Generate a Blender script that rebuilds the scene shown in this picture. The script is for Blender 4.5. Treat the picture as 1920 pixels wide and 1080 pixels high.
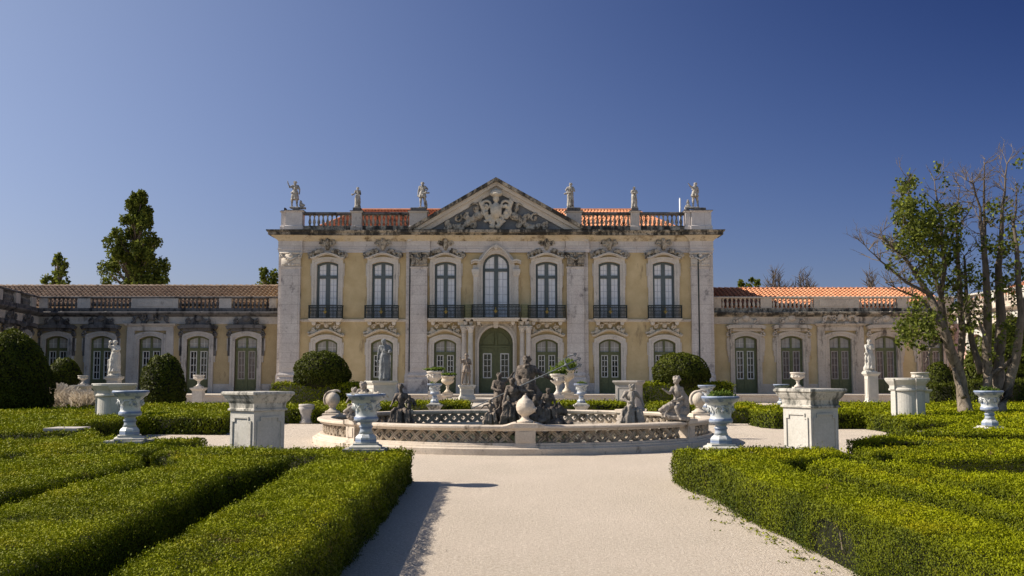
import bpy, bmesh, math, random
import numpy as np
from mathutils import Vector, Matrix
from mathutils.geometry import tessellate_polygon
from mathutils import noise as mnoise

for o in list(bpy.data.objects): bpy.data.objects.remove(o)
SC = bpy.context.scene
COL = SC.collection
R = math.radians
rng = np.random.default_rng(7)
random.seed(7)

# ------------------------------------------------------------------ camera
FOC, HOR, H = 1860.0, 704.0, 1.65
TILT = math.atan((HOR-540)/FOC)
cam_d = bpy.data.cameras.new('camera'); cam = bpy.data.objects.new('camera', cam_d); COL.objects.link(cam)
cam.location = (0, 0, H); cam.rotation_euler = (R(90)+TILT, 0, 0)
cam_d.sensor_width = 36; cam_d.lens = 36*FOC/1920; cam_d.clip_start = .1; cam_d.clip_end = 6000
SC.camera = cam

# ------------------------------------------------------------------ light
SUN_EL, SUN_BACK = 38.0, 6.5
SKY_FIT = ((-.58,-1.36,-.5),(-.64,-1.05,-.35),(-.37,-.57,-.25))
sdir = Vector((-math.cos(R(SUN_EL))*math.cos(R(SUN_BACK)), math.cos(R(SUN_EL))*math.sin(R(SUN_BACK)), math.sin(R(SUN_EL))))
w = bpy.data.worlds.new('World'); SC.world = w; w.use_nodes = True
nt = w.node_tree; nt.nodes.clear()
sky = nt.nodes.new('ShaderNodeTexSky'); sky.sky_type = 'NISHITA'; sky.sun_disc = False
sky.sun_elevation = R(SUN_EL); sky.sun_rotation = R(360-90+SUN_BACK)
sky.air_density = 1.0; sky.dust_density = 0.6; sky.ozone_density = 3.0; sky.altitude = 0
bg = nt.nodes.new('ShaderNodeBackground'); bg.inputs[1].default_value = 0.072
wo = nt.nodes.new('ShaderNodeOutputWorld')
nt.links.new(bg.outputs[0], wo.inputs[0])
# sky ahead darkened by direction, as a polarising filter does; left brighter behind the camera
def wm(op, a, b_=None, c=None):
    n = nt.nodes.new('ShaderNodeMath'); n.operation = op
    for i, v in enumerate((a, b_, c)):
        if v is None: continue
        if isinstance(v, (int, float)): n.inputs[i].default_value = v
        else: nt.links.new(v, n.inputs[i])
    return n.outputs[0]
tc = nt.nodes.new('ShaderNodeTexCoord'); sp_ = nt.nodes.new('ShaderNodeSeparateXYZ'); nt.links.new(tc.outputs['Generated'], sp_.inputs[0])
sx_, sy_, sz_ = sp_.outputs
X_ = wm('MULTIPLY', sx_, wm('MULTIPLY_ADD', wm('MINIMUM', sz_, .35), 4.2, .25))
ymask = nt.nodes.new('ShaderNodeMapRange'); ymask.interpolation_type = 'SMOOTHSTEP'; ymask.inputs[1].default_value = -.35; ymask.inputs[2].default_value = .55; nt.links.new(sy_, ymask.inputs[0])
cmb = nt.nodes.new('ShaderNodeCombineXYZ')
X2_ = wm('MULTIPLY', X_, X_)
for i, (o_, k, q_) in enumerate(SKY_FIT):
    nt.links.new(wm('EXPONENT', wm('MULTIPLY', wm('ADD', wm('MULTIPLY_ADD', X_, k, o_), wm('MULTIPLY', X2_, q_)), ymask.outputs[0])), cmb.inputs[i])
mu = nt.nodes.new('ShaderNodeMix'); mu.data_type = 'RGBA'; mu.blend_type = 'MULTIPLY'; mu.inputs[0].default_value = 1
nt.links.new(sky.outputs[0], mu.inputs[6]); nt.links.new(cmb.outputs[0], mu.inputs[7]); nt.links.new(mu.outputs[2], bg.inputs[0])
sl = bpy.data.lights.new('sun', 'SUN'); sl.energy = 5.0; sl.angle = R(0.5); sl.color = (1, .90, .76)
so = bpy.data.objects.new('sun', sl); COL.objects.link(so); so.rotation_euler = sdir.to_track_quat('Z', 'Y').to_euler()
SC.view_settings.view_transform = 'Standard'; SC.view_settings.look = 'None'
SC.view_settings.gamma = 1; SC.view_settings.exposure = 0.70

# ------------------------------------------------------------------ layout help: where a sight line meets a depth
def at(px, py, Y):
    u, v = (px-960)/FOC, (540-py)/FOC
    y = math.cos(TILT)-v*math.sin(TILT); z = math.sin(TILT)+v*math.cos(TILT)
    return Vector((u*Y/y, Y, H+z*Y/y))
F = 64.0
def fx(px, Y=F): return at(px, 600, Y).x
def fz(py, Y=F): return at(960, py, Y).z

# ------------------------------------------------------------------ mesh builder
class MB:
    def __init__(s): s.v = []; s.f = []
    def add(s, vs, fs):
        n = len(s.v); s.v += [tuple(p) for p in vs]; s.f += [tuple(i+n for i in f) for f in fs]; return s
    def box(s, x0, x1, y0, y1, z0, z1):
        return s.add([(x0,y0,z0),(x1,y0,z0),(x1,y1,z0),(x0,y1,z0),(x0,y0,z1),(x1,y0,z1),(x1,y1,z1),(x0,y1,z1)],
                     [(0,3,2,1),(4,5,6,7),(0,1,5,4),(1,2,6,5),(2,3,7,6),(3,0,4,7)])
    def rect(s, x0, x1, y0, y1, prof):          # a moulded block: rectangle grown by p at height z
        vs = []
        for p, z in prof: vs += [(x0-p,y0-p,z),(x1+p,y0-p,z),(x1+p,y1+p,z),(x0-p,y1+p,z)]
        fs = [(3,2,1,0)]
        for k in range(len(prof)-1):
            a, b = 4*k, 4*k+4
            for i in range(4): j = (i+1) % 4; fs.append((a+i,a+j,b+j,b+i))
        n = len(vs); fs.append((n-4,n-3,n-2,n-1))
        return s.add(vs, fs)
    def poly(s, pts, y0, y1):                   # outline in x,z extruded along y (front y0)
        n = len(pts)
        A = sum(pts[i][0]*pts[(i+1)%n][1]-pts[(i+1)%n][0]*pts[i][1] for i in range(n))
        if A < 0: pts = pts[::-1]
        vs = [(x,y0,z) for x,z in pts]+[(x,y1,z) for x,z in pts]
        fs = [(i, i+n, (i+1)%n+n, (i+1)%n) for i in range(n)]
        tr = tessellate_polygon([[Vector((x,z,0)) for x,z in pts]])
        for t in tr:
            a,b,c = t
            ar = (pts[b][0]-pts[a][0])*(pts[c][1]-pts[a][1])-(pts[c][0]-pts[a][0])*(pts[b][1]-pts[a][1])
            if ar < 0: a,b,c = a,c,b
            fs.append((a,b,c)); fs.append((a+n,c+n,b+n))
        return s.add(vs, fs)
    def band(s, inn, out, y0, y1):              # strip between two outlines with the same count
        n = len(inn)
        vs = [(x,y0,z) for x,z in inn]+[(x,y0,z) for x,z in out]+[(x,y1,z) for x,z in inn]+[(x,y1,z) for x,z in out]
        fs = []
        for i in range(n-1):
            j = i+1
            fs += [(i,j,n+j,n+i),(n+i,n+j,3*n+j,3*n+i),(i,2*n+i,2*n+j,j),(2*n+i,3*n+i,3*n+j,2*n+j)]
        fs += [(0,n,3*n,2*n),(n-1,3*n-1,4*n-1,2*n-1)]
        return s.add(vs, fs)
    def lathe(s, prof, c=(0,0,0), n=20, a0=0.0, wob=None):
        vs = []
        for k,(r,z) in enumerate(prof):
            for i in range(n):
                t = a0+2*math.pi*i/n; rr = r*(wob(t,k) if wob else 1)
                vs.append((c[0]+rr*math.cos(t), c[1]+rr*math.sin(t), c[2]+z))
        fs = []
        for k in range(len(prof)-1):
            for i in range(n):
                j = (i+1)%n; fs.append((k*n+i,k*n+j,(k+1)*n+j,(k+1)*n+i))
        fs.append(tuple(range(n-1,-1,-1))); m = (len(prof)-1)*n; fs.append(tuple(range(m,m+n)))
        return s.add(vs, fs)
    def ring(s, prof, c, n=96):                 # closed profile revolved round a centre
        m = len(prof); vs = []
        for i in range(n):
            t = 2*math.pi*i/n
            for r,z in prof: vs.append((c[0]+r*math.sin(t), c[1]-r*math.cos(t), c[2]+z))
        fs = []
        for i in range(n):
            j = (i+1)%n
            for k in range(m): l = (k+1)%m; fs.append((i*m+k,j*m+k,j*m+l,i*m+l))
        return s.add(vs, fs)
    def tube(s, pts, rad, n=6):
        pts = [Vector(p) for p in pts]
        if not hasattr(rad,'__len__'): rad = [rad]*len(pts)
        vs = []; up = Vector((.13,.27,.95)).normalized()
        for i,p in enumerate(pts):
            d = (pts[min(i+1,len(pts)-1)]-pts[max(i-1,0)])
            d = d.normalized() if d.length > 1e-9 else Vector((0,0,1))
            if abs(d.dot(up)) > .95: a = d.cross(Vector((1,0,0))).normalized()
            else: a = d.cross(up).normalized()
            b = d.cross(a)
            for k in range(n):
                t = 2*math.pi*k/n; vs.append(p+(a*math.cos(t)+b*math.sin(t))*rad[i])
        fs = []
        for i in range(len(pts)-1):
            for k in range(n): j=(k+1)%n; fs.append((i*n+k,i*n+j,(i+1)*n+j,(i+1)*n+k))
        m = (len(pts)-1)*n
        fs.append(tuple(range(n-1,-1,-1))); fs.append(tuple(range(m,m+n)))
        return s.add(vs, fs)
    def ball(s, c, r, n=10, m=7):
        rx,ry,rz = (r,r,r) if not hasattr(r,'__len__') else r
        vs = [(c[0],c[1],c[2]-rz)]
        for k in range(1,m):
            ph = -math.pi/2+math.pi*k/m
            for i in range(n):
                t = 2*math.pi*i/n; vs.append((c[0]+rx*math.cos(ph)*math.cos(t), c[1]+ry*math.cos(ph)*math.sin(t), c[2]+rz*math.sin(ph)))
        vs.append((c[0],c[1],c[2]+rz)); top = len(vs)-1
        fs = [(0,1+(i+1)%n,1+i) for i in range(n)]
        for k in range(m-2):
            for i in range(n): j=(i+1)%n; fs.append((1+k*n+i,1+k*n+j,1+(k+1)*n+j,1+(k+1)*n+i))
        b = 1+(m-2)*n
        fs += [(top,b+i,b+(i+1)%n) for i in range(n)]
        return s.add(vs, fs)
    def limb(s, a, b, ra, rb):
        a, b = Vector(a), Vector(b)
        s.ball(a, ra, 8, 6); s.ball(b, rb, 8, 6)
        d = (b-a)
        if d.length > 1e-6: s.tube([a, a+d*.35, b], [ra, ra*.65+rb*.4, rb], 8)
        return s
    def turn(s, ang, c=(0,0)):
        ca, sa = math.cos(ang), math.sin(ang)
        s.v = [((x-c[0])*ca-(y-c[1])*sa+c[0], (x-c[0])*sa+(y-c[1])*ca+c[1], z) for x,y,z in s.v]; return s
    def move(s, d, k=1.0):
        s.v = [(x*k+d[0], y*k+d[1], z*k+d[2]) for x,y,z in s.v]; return s
    def join(s, o): return s.add(o.v, o.f)
    def mesh(s, name, m, org=(0,0,0), smooth=False):
        me = bpy.data.meshes.new(name)
        me.from_pydata([(x-org[0],y-org[1],z-org[2]) for x,y,z in s.v], [], s.f); me.update()
        if m: me.materials.append(m)
        if smooth:
            me.polygons.foreach_set('use_smooth', [True]*len(me.polygons))
        return me

ORG = {}
def link(name, me, parent=None, loc=(0,0,0), rz=0):
    o = bpy.data.objects.new(name, me); COL.objects.link(o); o.location = loc; o.rotation_euler = (0,0,rz)
    if parent is not None: o.parent = parent
    return o
def tag(o, label=None, cat=None, group=None, kind=None):
    if label: o['label'] = label
    if cat: o['category'] = cat
    if group: o['group'] = group
    if kind: o['kind'] = kind
    return o
def thing(name, label, cat, loc=(0,0,0), rz=0, group=None):
    o = link(name, None, None, loc, rz); o.empty_display_size = .2
    ORG[o.name] = tuple(loc); return tag(o, label, cat, group)
def part(mb, name, m, parent, smooth=False, org=None):  # mb in world coordinates of an unturned parent
    if org is None: org = ORG.get(parent.name, (0,0,0))
    return link(name, mb.mesh(name, m, org, smooth), parent)
def single(mb, name, m, label, cat, loc=(0,0,0), group=None, smooth=False, rz=0):   # mb local to loc
    return tag(link(name, mb.mesh(name, m, (0,0,0), smooth), None, loc, rz), label, cat, group)
def struct(mb, name, m, smooth=False):
    return tag(link(name, mb.mesh(name, m, (0,0,0), smooth)), kind='structure')
def dup(root, loc, rz=None, label=None, group=None):
    r = root.copy(); COL.objects.link(r); r.location = loc
    if rz is not None: r.rotation_euler = (0,0,rz)
    if label: r['label'] = label
    if group: r['group'] = group
    for ch in list(root.children):
        c = ch.copy(); COL.objects.link(c); c.parent = r
        for g in ch.children:
            d = g.copy(); COL.objects.link(d); d.parent = c
    return r
def remesh(mb, vox, smooth_it=2, rough=0, freq=14):
    """one continuous surface from overlapping shapes"""
    o = link('tmp', mb.mesh('tmp', None)); md = o.modifiers.new('r','REMESH'); md.mode = 'VOXEL'; md.voxel_size = vox; md.use_smooth_shade = True
    if smooth_it:
        sm = o.modifiers.new('s','SMOOTH'); sm.iterations = smooth_it; sm.factor = .5
    dg = bpy.context.evaluated_depsgraph_get(); dg.update()
    me = bpy.data.meshes.new_from_object(o.evaluated_get(dg)); old = o.data
    bpy.data.objects.remove(o); bpy.data.meshes.remove(old)
    if rough:
        n_=len(me.vertices); co=np.zeros(n_*3,np.float32); nr=np.zeros(n_*3,np.float32); me.vertices.foreach_get('co',co); me.vertex_normals.foreach_get('vector',nr); co=co.reshape(-1,3); nr=nr.reshape(-1,3)
        k=np.array([mnoise.noise(Vector((c[0]*freq,c[1]*freq,c[2]*freq*.55)))+.5*mnoise.noise(Vector((c[0],c[1],c[2]))*freq*2.3) for c in co.tolist()])
        co+=nr*(k*rough)[:,None]; me.vertices.foreach_set('co',co.ravel()); me.update()
    me.polygons.foreach_set('use_smooth', [True]*len(me.polygons))
    return me
def arch(w, h, rise, n=10, cx=0, z0=0):
    Rr = (w*w/4+rise*rise)/(2*rise); a = math.asin(min(1, w/2/Rr))
    if rise > w/2: a = math.pi-a
    pts = [(cx-w/2, z0)]
    for i in range(n+1):
        t = -a+2*a*i/n; pts.append((cx+Rr*math.sin(t), z0+h-Rr+Rr*math.cos(t)))
    pts.append((cx+w/2, z0)); return pts
def wall_holes(mb, outer, holes, y, depth=.4):
    loops = [outer]+holes
    flat = [p for l in loops for p in l]
    for a,b,c in tessellate_polygon([[Vector((x,z,0)) for x,z in l] for l in loops]):
        A,B,C = flat[a],flat[b],flat[c]
        if (B[0]-A[0])*(C[1]-A[1])-(C[0]-A[0])*(B[1]-A[1]) < 0: B,C = C,B
        mb.add([(A[0],y,A[1]),(B[0],y,B[1]),(C[0],y,C[1])],[(0,1,2)])
    for l in holes:
        n = len(l)
        for i in range(n):
            j = (i+1)%n
            mb.add([(l[i][0],y,l[i][1]),(l[j][0],y,l[j][1]),(l[j][0],y+depth,l[j][1]),(l[i][0],y+depth,l[i][1])],[(0,1,2,3)])

# ------------------------------------------------------------------ materials
def ramp(nt, x, p0, p1, c0=(0,0,0,1), c1=(1,1,1,1)):
    r = nt.nodes.new('ShaderNodeValToRGB'); r.color_ramp.elements[0].position = max(0,p0); r.color_ramp.elements[1].position = min(1,p1)
    r.color_ramp.elements[0].color = c0; r.color_ramp.elements[1].color = c1
    nt.links.new(x, r.inputs[0]); return r.outputs[0]
def noise(nt, vec, scale, detail=4, rough=.6, sc=None):
    if sc:
        m = nt.nodes.new('ShaderNodeMapping'); m.inputs['Scale'].default_value = sc; nt.links.new(vec, m.inputs[0]); vec = m.outputs[0]
    n = nt.nodes.new('ShaderNodeTexNoise'); n.inputs['Scale'].default_value = scale; n.inputs['Detail'].default_value = detail; n.inputs['Roughness'].default_value = rough
    nt.links.new(vec, n.inputs['Vector']); return n.outputs['Fac']
def mix(nt, fac, a, b, mode='MIX'):
    m = nt.nodes.new('ShaderNodeMix'); m.data_type = 'RGBA'; m.blend_type = mode
    for s, v in ((0,fac),(6,a),(7,b)):
        if isinstance(v, (int,float)): m.inputs[s].default_value = v
        elif isinstance(v, tuple): m.inputs[s].default_value = v if len(v)==4 else v+(1,)
        else: nt.links.new(v, m.inputs[s])
    return m.outputs[2]
def newmat(name, rough=.85, spec=.3):
    m = bpy.data.materials.new(name); m.use_nodes = True; nt = m.node_tree
    b = nt.nodes['Principled BSDF']; b.inputs['Roughness'].default_value = rough; b.inputs['Specular IOR Level'].default_value = spec
    return m, nt, b
def pos(nt): return nt.nodes.new('ShaderNodeNewGeometry').outputs['Position']
def stone(name, c1, c2, dark=(.045,.042,.038), stain=.3, scale=1.0, rough=.85, bump=.3, joints=None, fine=.25, streak=.35):
    m, nt, b = newmat(name, rough, .25); p = pos(nt)
    n1 = noise(nt, p, 1.3*scale, 5); n2 = noise(nt, p, 14*scale, 4, .7)
    col = mix(nt, ramp(nt, n1, .35, .68), c1, c2)
    col = mix(nt, fine, col, mix(nt, ramp(nt, n2, .3, .7), tuple(x*.45 for x in c1), tuple(min(1,x*1.25) for x in c2)))
    if joints:
        cx = nt.nodes.new('ShaderNodeSeparateXYZ'); nt.links.new(p, cx.inputs[0])
        cb = nt.nodes.new('ShaderNodeCombineXYZ')
        ad = nt.nodes.new('ShaderNodeMath'); nt.links.new(cx.outputs[0], ad.inputs[0]); nt.links.new(cx.outputs[1], ad.inputs[1])
        nt.links.new(ad.outputs[0], cb.inputs[0]); nt.links.new(cx.outputs[2], cb.inputs[1])
        br = nt.nodes.new('ShaderNodeTexBrick'); br.inputs['Scale'].default_value = 1; br.inputs['Mortar Size'].default_value = .012
        br.inputs['Brick Width'].default_value = joints[0]; br.inputs['Row Height'].default_value = joints[1]
        br.inputs['Color1'].default_value = (1,1,1,1); br.inputs['Color2'].default_value = (.93,.92,.93,1); br.inputs['Mortar'].default_value = (.66,.63,.62,1)
        nt.links.new(cb.outputs[0], br.inputs['Vector']); col = mix(nt, 1.0, col, br.outputs[0], 'MULTIPLY')
    if stain > 0:
        s1 = noise(nt, p, 1.5*scale, 6, .72, (1,1,streak)); t = .70-.36*stain
        col = mix(nt, ramp(nt, s1, t, t+.13), col, dark)
        s2 = noise(nt, p, 5*scale, 5, .75); t2 = .74-.3*stain
        col = mix(nt, ramp(nt, s2, t2, t2+.1), col, tuple(x*2 for x in dark))
    nt.links.new(col, b.inputs['Base Color'])
    if bump:
        bp = nt.nodes.new('ShaderNodeBump'); bp.inputs['Strength'].default_value = bump; bp.inputs['Distance'].default_value = .03
        nt.links.new(noise(nt, p, 9*scale, 6, .7), bp.inputs['Height']); nt.links.new(bp.outputs[0], b.inputs['Normal'])
    return m
def plain(name, c, rough=.5, spec=.4, var=.15, scale=6, metal=0):
    m, nt, b = newmat(name, rough, spec); p = pos(nt)
    nt.links.new(mix(nt, ramp(nt, noise(nt, p, scale, 5), .3, .7), tuple(x*(1-var) for x in c), tuple(min(1,x*(1+var)) for x in c)), b.inputs['Base Color'])
    b.inputs['Metallic'].default_value = metal
    return m
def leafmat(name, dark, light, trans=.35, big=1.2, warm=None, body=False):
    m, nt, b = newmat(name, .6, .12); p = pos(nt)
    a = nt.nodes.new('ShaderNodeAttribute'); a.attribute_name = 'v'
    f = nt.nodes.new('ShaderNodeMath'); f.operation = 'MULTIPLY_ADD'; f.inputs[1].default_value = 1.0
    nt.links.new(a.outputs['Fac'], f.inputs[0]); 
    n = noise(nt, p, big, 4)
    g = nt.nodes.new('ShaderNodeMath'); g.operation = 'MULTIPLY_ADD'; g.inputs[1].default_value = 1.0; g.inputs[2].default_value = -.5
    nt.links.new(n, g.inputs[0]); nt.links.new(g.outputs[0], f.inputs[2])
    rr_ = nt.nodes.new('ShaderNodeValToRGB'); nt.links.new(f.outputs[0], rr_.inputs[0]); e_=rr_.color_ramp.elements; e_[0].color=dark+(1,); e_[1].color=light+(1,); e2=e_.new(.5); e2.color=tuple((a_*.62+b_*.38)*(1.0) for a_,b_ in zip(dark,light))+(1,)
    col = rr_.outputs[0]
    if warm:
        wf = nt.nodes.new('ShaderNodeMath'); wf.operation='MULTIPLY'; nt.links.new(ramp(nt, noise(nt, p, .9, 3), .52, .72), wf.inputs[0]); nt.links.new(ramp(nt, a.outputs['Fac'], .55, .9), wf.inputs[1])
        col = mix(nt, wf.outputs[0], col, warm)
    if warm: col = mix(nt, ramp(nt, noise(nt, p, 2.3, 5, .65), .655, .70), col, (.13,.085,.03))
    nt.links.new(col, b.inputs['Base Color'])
    if trans:
        t = nt.nodes.new('ShaderNodeBsdfTranslucent'); nt.links.new(col, t.inputs[0])
        mx = nt.nodes.new('ShaderNodeMixShader'); mx.inputs[0].default_value = trans
        nt.links.new(b.outputs[0], mx.inputs[1]); nt.links.new(t.outputs[0], mx.inputs[2])
        nt.links.new(mx.outputs[0], nt.nodes['Material Output'].inputs[0])
    return m

M = {}
M['stone'] = stone('pilaster_stone', (.50,.45,.42), (.63,.585,.55), dark=(.2,.18,.18), stain=.42, joints=(9,.62), streak=.7, fine=.35)
M['trim'] = stone('trim_stone', (.50,.45,.40), (.62,.57,.51), stain=.28)
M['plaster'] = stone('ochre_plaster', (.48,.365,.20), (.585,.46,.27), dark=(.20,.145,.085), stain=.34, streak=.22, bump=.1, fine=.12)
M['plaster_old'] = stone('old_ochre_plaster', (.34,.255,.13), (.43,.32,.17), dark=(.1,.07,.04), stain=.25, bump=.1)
M['frieze'] = stone('frieze_stone', (.50,.46,.44), (.62,.58,.56), stain=.15, joints=(1.6,5))
M['cornice'] = stone('lichened_cornice', (.33,.28,.21), (.46,.40,.32), dark=(.035,.032,.028), stain=.78)
M['soffit'] = stone('bounce_tinted_soffit_stone', (.54,.43,.27), (.56,.50,.41), dark=(.13,.09,.05), stain=.45, scale=.8)  # ochre tint is warm bounce from the gravel, put into the colour
M['black_stone'] = stone('blackened_stone', (.10,.095,.095), (.16,.15,.15), dark=(.025,.024,.026), stain=.6)
M['dirty'] = stone('dirty_stone', (.36,.33,.305), (.50,.46,.43), dark=(.06,.056,.058), stain=.38)
M['carved'] = stone('carved_stone', (.31,.265,.21), (.48,.43,.36), dark=(.045,.038,.03), stain=.62, scale=2.5)
M['carved_low'] = stone('cream_carved_stone', (.50,.42,.32), (.62,.55,.45), dark=(.1,.075,.05), stain=.3, scale=2.5)
M['coat'] = stone('coat_of_arms_stone', (.42,.37,.30), (.58,.53,.45), dark=(.07,.055,.045), stain=.35, scale=2.5)
M['tymp'] = stone('shadowed_tympanum_stone', (.15,.155,.17), (.22,.23,.25), stain=.3)  # dark blue-grey puts the raking cornice's shadow into the colour
M['statue'] = stone('statue_marble', (.26,.24,.215), (.46,.435,.40), dark=(.07,.063,.056), stain=.55, scale=4)
M['statue_white'] = stone('white_marble', (.43,.415,.375), (.52,.50,.46), dark=(.2,.18,.16), stain=.2, scale=3)
M['statue_grey'] = stone('grey_lead', (.13,.14,.15), (.23,.24,.25), dark=(.05,.055,.055), stain=.3, scale=3)
M['bronze'] = stone('dark_weathered_lead', (.050,.038,.031), (.25,.20,.16), dark=(.018,.015,.014), stain=.5, scale=5, rough=.6, bump=.8)
M['brown_stat'] = stone('brown_weathered_lead', (.15,.12,.095), (.27,.22,.18), dark=(.04,.033,.028), stain=.4, scale=4, rough=.7)
M['grey_stat'] = stone('grey_weathered_lead', (.22,.19,.165), (.36,.32,.28), dark=(.05,.045,.04), stain=.45, scale=4)
M['fountain'] = stone('fountain_stone', (.50,.42,.34), (.62,.54,.45), dark=(.11,.09,.07), stain=.35, scale=2)
M['fountain_dark'] = stone('fountain_lattice_stone', (.34,.28,.21), (.46,.39,.31), dark=(.07,.055,.04), stain=.5, scale=3)
M['pedestal'] = stone('whitewashed_pedestal', (.42,.405,.365), (.50,.485,.45), dark=(.13,.125,.12), stain=.22, scale=2)
M['pedestal_dirty'] = stone('mossy_pedestal_cornice', (.40,.38,.34), (.55,.52,.47), dark=(.10,.10,.09), stain=.6, scale=3)
M['paving'] = stone('terrace_paving', (.50,.44,.37), (.60,.54,.46), stain=.15, joints=(1.2,.8))
M['tile_new'] = stone('terracotta_tile', (.44,.165,.08), (.62,.30,.17), dark=(.15,.055,.035), stain=.2, scale=2, fine=.3)
M['tile_old'] = stone('weathered_tile', (.21,.145,.10), (.50,.385,.285), dark=(.07,.05,.035), stain=.4, scale=2, fine=.35)
M['green'] = plain('green_door_paint', (.105,.115,.050), .5, .4, .25)
M['slate'] = plain('slate_window_paint', (.085,.105,.112), .5, .4, .15)
M['white'] = plain('white_sash_paint', (.55,.54,.52), .5, .3, .1)
M['iron'] = plain('balcony_iron', (.016,.022,.020), .5, .4, .3)
M['iron_leaf'] = plain('patinated_iron', (.14,.15,.07), .6, .4, .3)
M['gilt'] = plain('gilt_iron', (.22,.16,.04), .4, .5, .2, metal=.5)
M['curtain'] = plain('drawn_blind', (.80,.80,.84), .4, .5, .06, 3)
M['curtain_low'] = plain('grey_blind', (.34,.32,.30), .4, .5, .1, 3)
M['glass'] = plain('dark_window_glass', (.012,.012,.014), .08, .6, .4, 3)
M['glass_pale'] = plain('painted_reflection_glass', (.13,.10,.095), .15, .6, .3, 3)  # greyish-pink reflections painted in as base colour
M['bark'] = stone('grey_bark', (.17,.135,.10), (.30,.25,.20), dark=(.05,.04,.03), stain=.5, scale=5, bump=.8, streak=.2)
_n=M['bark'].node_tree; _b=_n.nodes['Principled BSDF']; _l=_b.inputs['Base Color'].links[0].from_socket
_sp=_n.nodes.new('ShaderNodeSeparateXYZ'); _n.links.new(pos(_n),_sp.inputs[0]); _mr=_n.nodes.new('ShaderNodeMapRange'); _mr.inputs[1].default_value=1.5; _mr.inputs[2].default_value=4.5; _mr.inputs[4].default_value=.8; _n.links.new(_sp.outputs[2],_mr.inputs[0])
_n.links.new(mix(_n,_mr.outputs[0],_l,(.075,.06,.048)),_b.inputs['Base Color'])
M['bark_dark'] = stone('dark_bark', (.12,.095,.07), (.2,.16,.12), dark=(.04,.03,.02), stain=.4, scale=5)
M['leaf'] = leafmat('box_leaf', (.018,.034,.002), (.275,.300,.002), .12, warm=(.33,.28,.004))
M['leaf_deep'] = leafmat('clipped_yew_leaf', (.018,.026,.002), (.085,.100,.006), .2)
M['leaf_tree'] = leafmat('tree_leaf', (.03,.045,.008), (.20,.23,.035), .35)
M['leaf_urn'] = leafmat('urn_plant_leaf', (.05,.09,.01), (.16,.22,.04), .4)
M['hedge_body'] = stone('hedge_shade_core', (.006,.007,.001), (.014,.016,.003), stain=0, scale=6, bump=1)  # near-black solid core, puts the shade between the leaves into the colour
M['drygrass'] = leafmat('dry_grass', (.48,.40,.30), (.66,.60,.50), .3)
M['soil'] = plain('soil', (.06,.04,.025), .95, .1, .3)
M['copper'] = plain('white_pole_paint', (.7,.7,.7), .4, .4, .05)
M['pink'] = stone('pink_plaster', (.60,.36,.31), (.70,.46,.40), dark=(.4,.3,.26), stain=.25)
# ------------------------------------------------------------------ ground
m, nt, b = newmat('gravel', .95, .15); p = pos(nt)
c = mix(nt, ramp(nt, noise(nt, p, 28, 3, .8), .40, .62), (.47,.40,.32), (.74,.67,.575))
c = mix(nt, ramp(nt, noise(nt, p, 75, 2, .8), .40, .56), mix(nt, .5, c, (.33,.26,.20)), c)
c = mix(nt, ramp(nt, noise(nt, p, .8, 4, .6, (1,.6,1)), .35, .7), c, mix(nt, .3, c, (.72,.62,.53)))
c = mix(nt, ramp(nt, noise(nt, p, 9, 5, .75), .46, .66), c, mix(nt, .25, c, (.42,.35,.28)))
c = mix(nt, ramp(nt, noise(nt, p, 120, 2, .9), .56, .66), c, (.25,.20,.16))
nt.links.new(c, b.inputs['Base Color'])
bp = nt.nodes.new('ShaderNodeBump'); bp.inputs['Strength'].default_value = .9; bp.inputs['Distance'].default_value = .03
nt.links.new(noise(nt, p, 45, 4, .8), bp.inputs['Height']); nt.links.new(bp.outputs[0], b.inputs['Normal'])
M['gravel'] = m
g = MB(); N = 4000
g.add([(-N,-200,0),(N,-200,0),(N,N,0),(-N,N,0)],[(0,1,2,3)])
struct(g, 'ground', M['gravel'])
# raised terrace before the palace and the broad steps down to the garden
TZ = .5
t = MB(); t.rect(fx(60,60), fx(1790,60), 60, 68, [(0,0),(0,TZ-.1),(.06,TZ-.08),(.06,TZ)])
struct(t, 'terrace', M['paving'])
t = MB(); t.rect(-3.7, 2.0, 55, 59.93, [(0,0),(0,.27),(.05,.28),(.05,.335)])
t.rect(-4.0, 2.3, 48, 54.94, [(0,0),(0,.11),(.05,.12),(.05,.17)])
struct(t, 'broad_steps', M['paving'])
# scattered pebbles on the near path
pb = MB()
for i in range(1500):
    y = 5.5+ (rng.random()**1.6)*14; x = rng.uniform(-1.2, 2.7)
    r = rng.uniform(.003,.007)*(1+y*.03)
    a = rng.uniform(0,6.28); v = [(x+r*math.cos(a+k*2.09)*rng.uniform(.7,1.3), y+r*math.sin(a+k*2.09)*rng.uniform(.7,1.3), .001) for k in range(3)]
    pb.add(v+[(x,y,r*.9)], [(0,1,3),(1,2,3),(2,0,3)])
tag(link('loose_gravel', pb.mesh('loose_gravel', M['gravel'])), 'loose pale pebbles scattered over the gravel path', 'gravel', kind='stuff')

# weeds at the foot of the right hedge
wp=[];
for i in range(150):
    y=5.5+9.0*rng.random(); x=2.62+.02*(14-y)-abs(rng.normal(0,.12)); k=rng.integers(3,9)
    wp.append(np.array([x,y,.008])+rng.normal(0,1,(k,3))*np.array([.03,.05,.004]))
WEED=np.concatenate(wp); WEED[:,2]=np.abs(WEED[:,2])+.004
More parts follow.
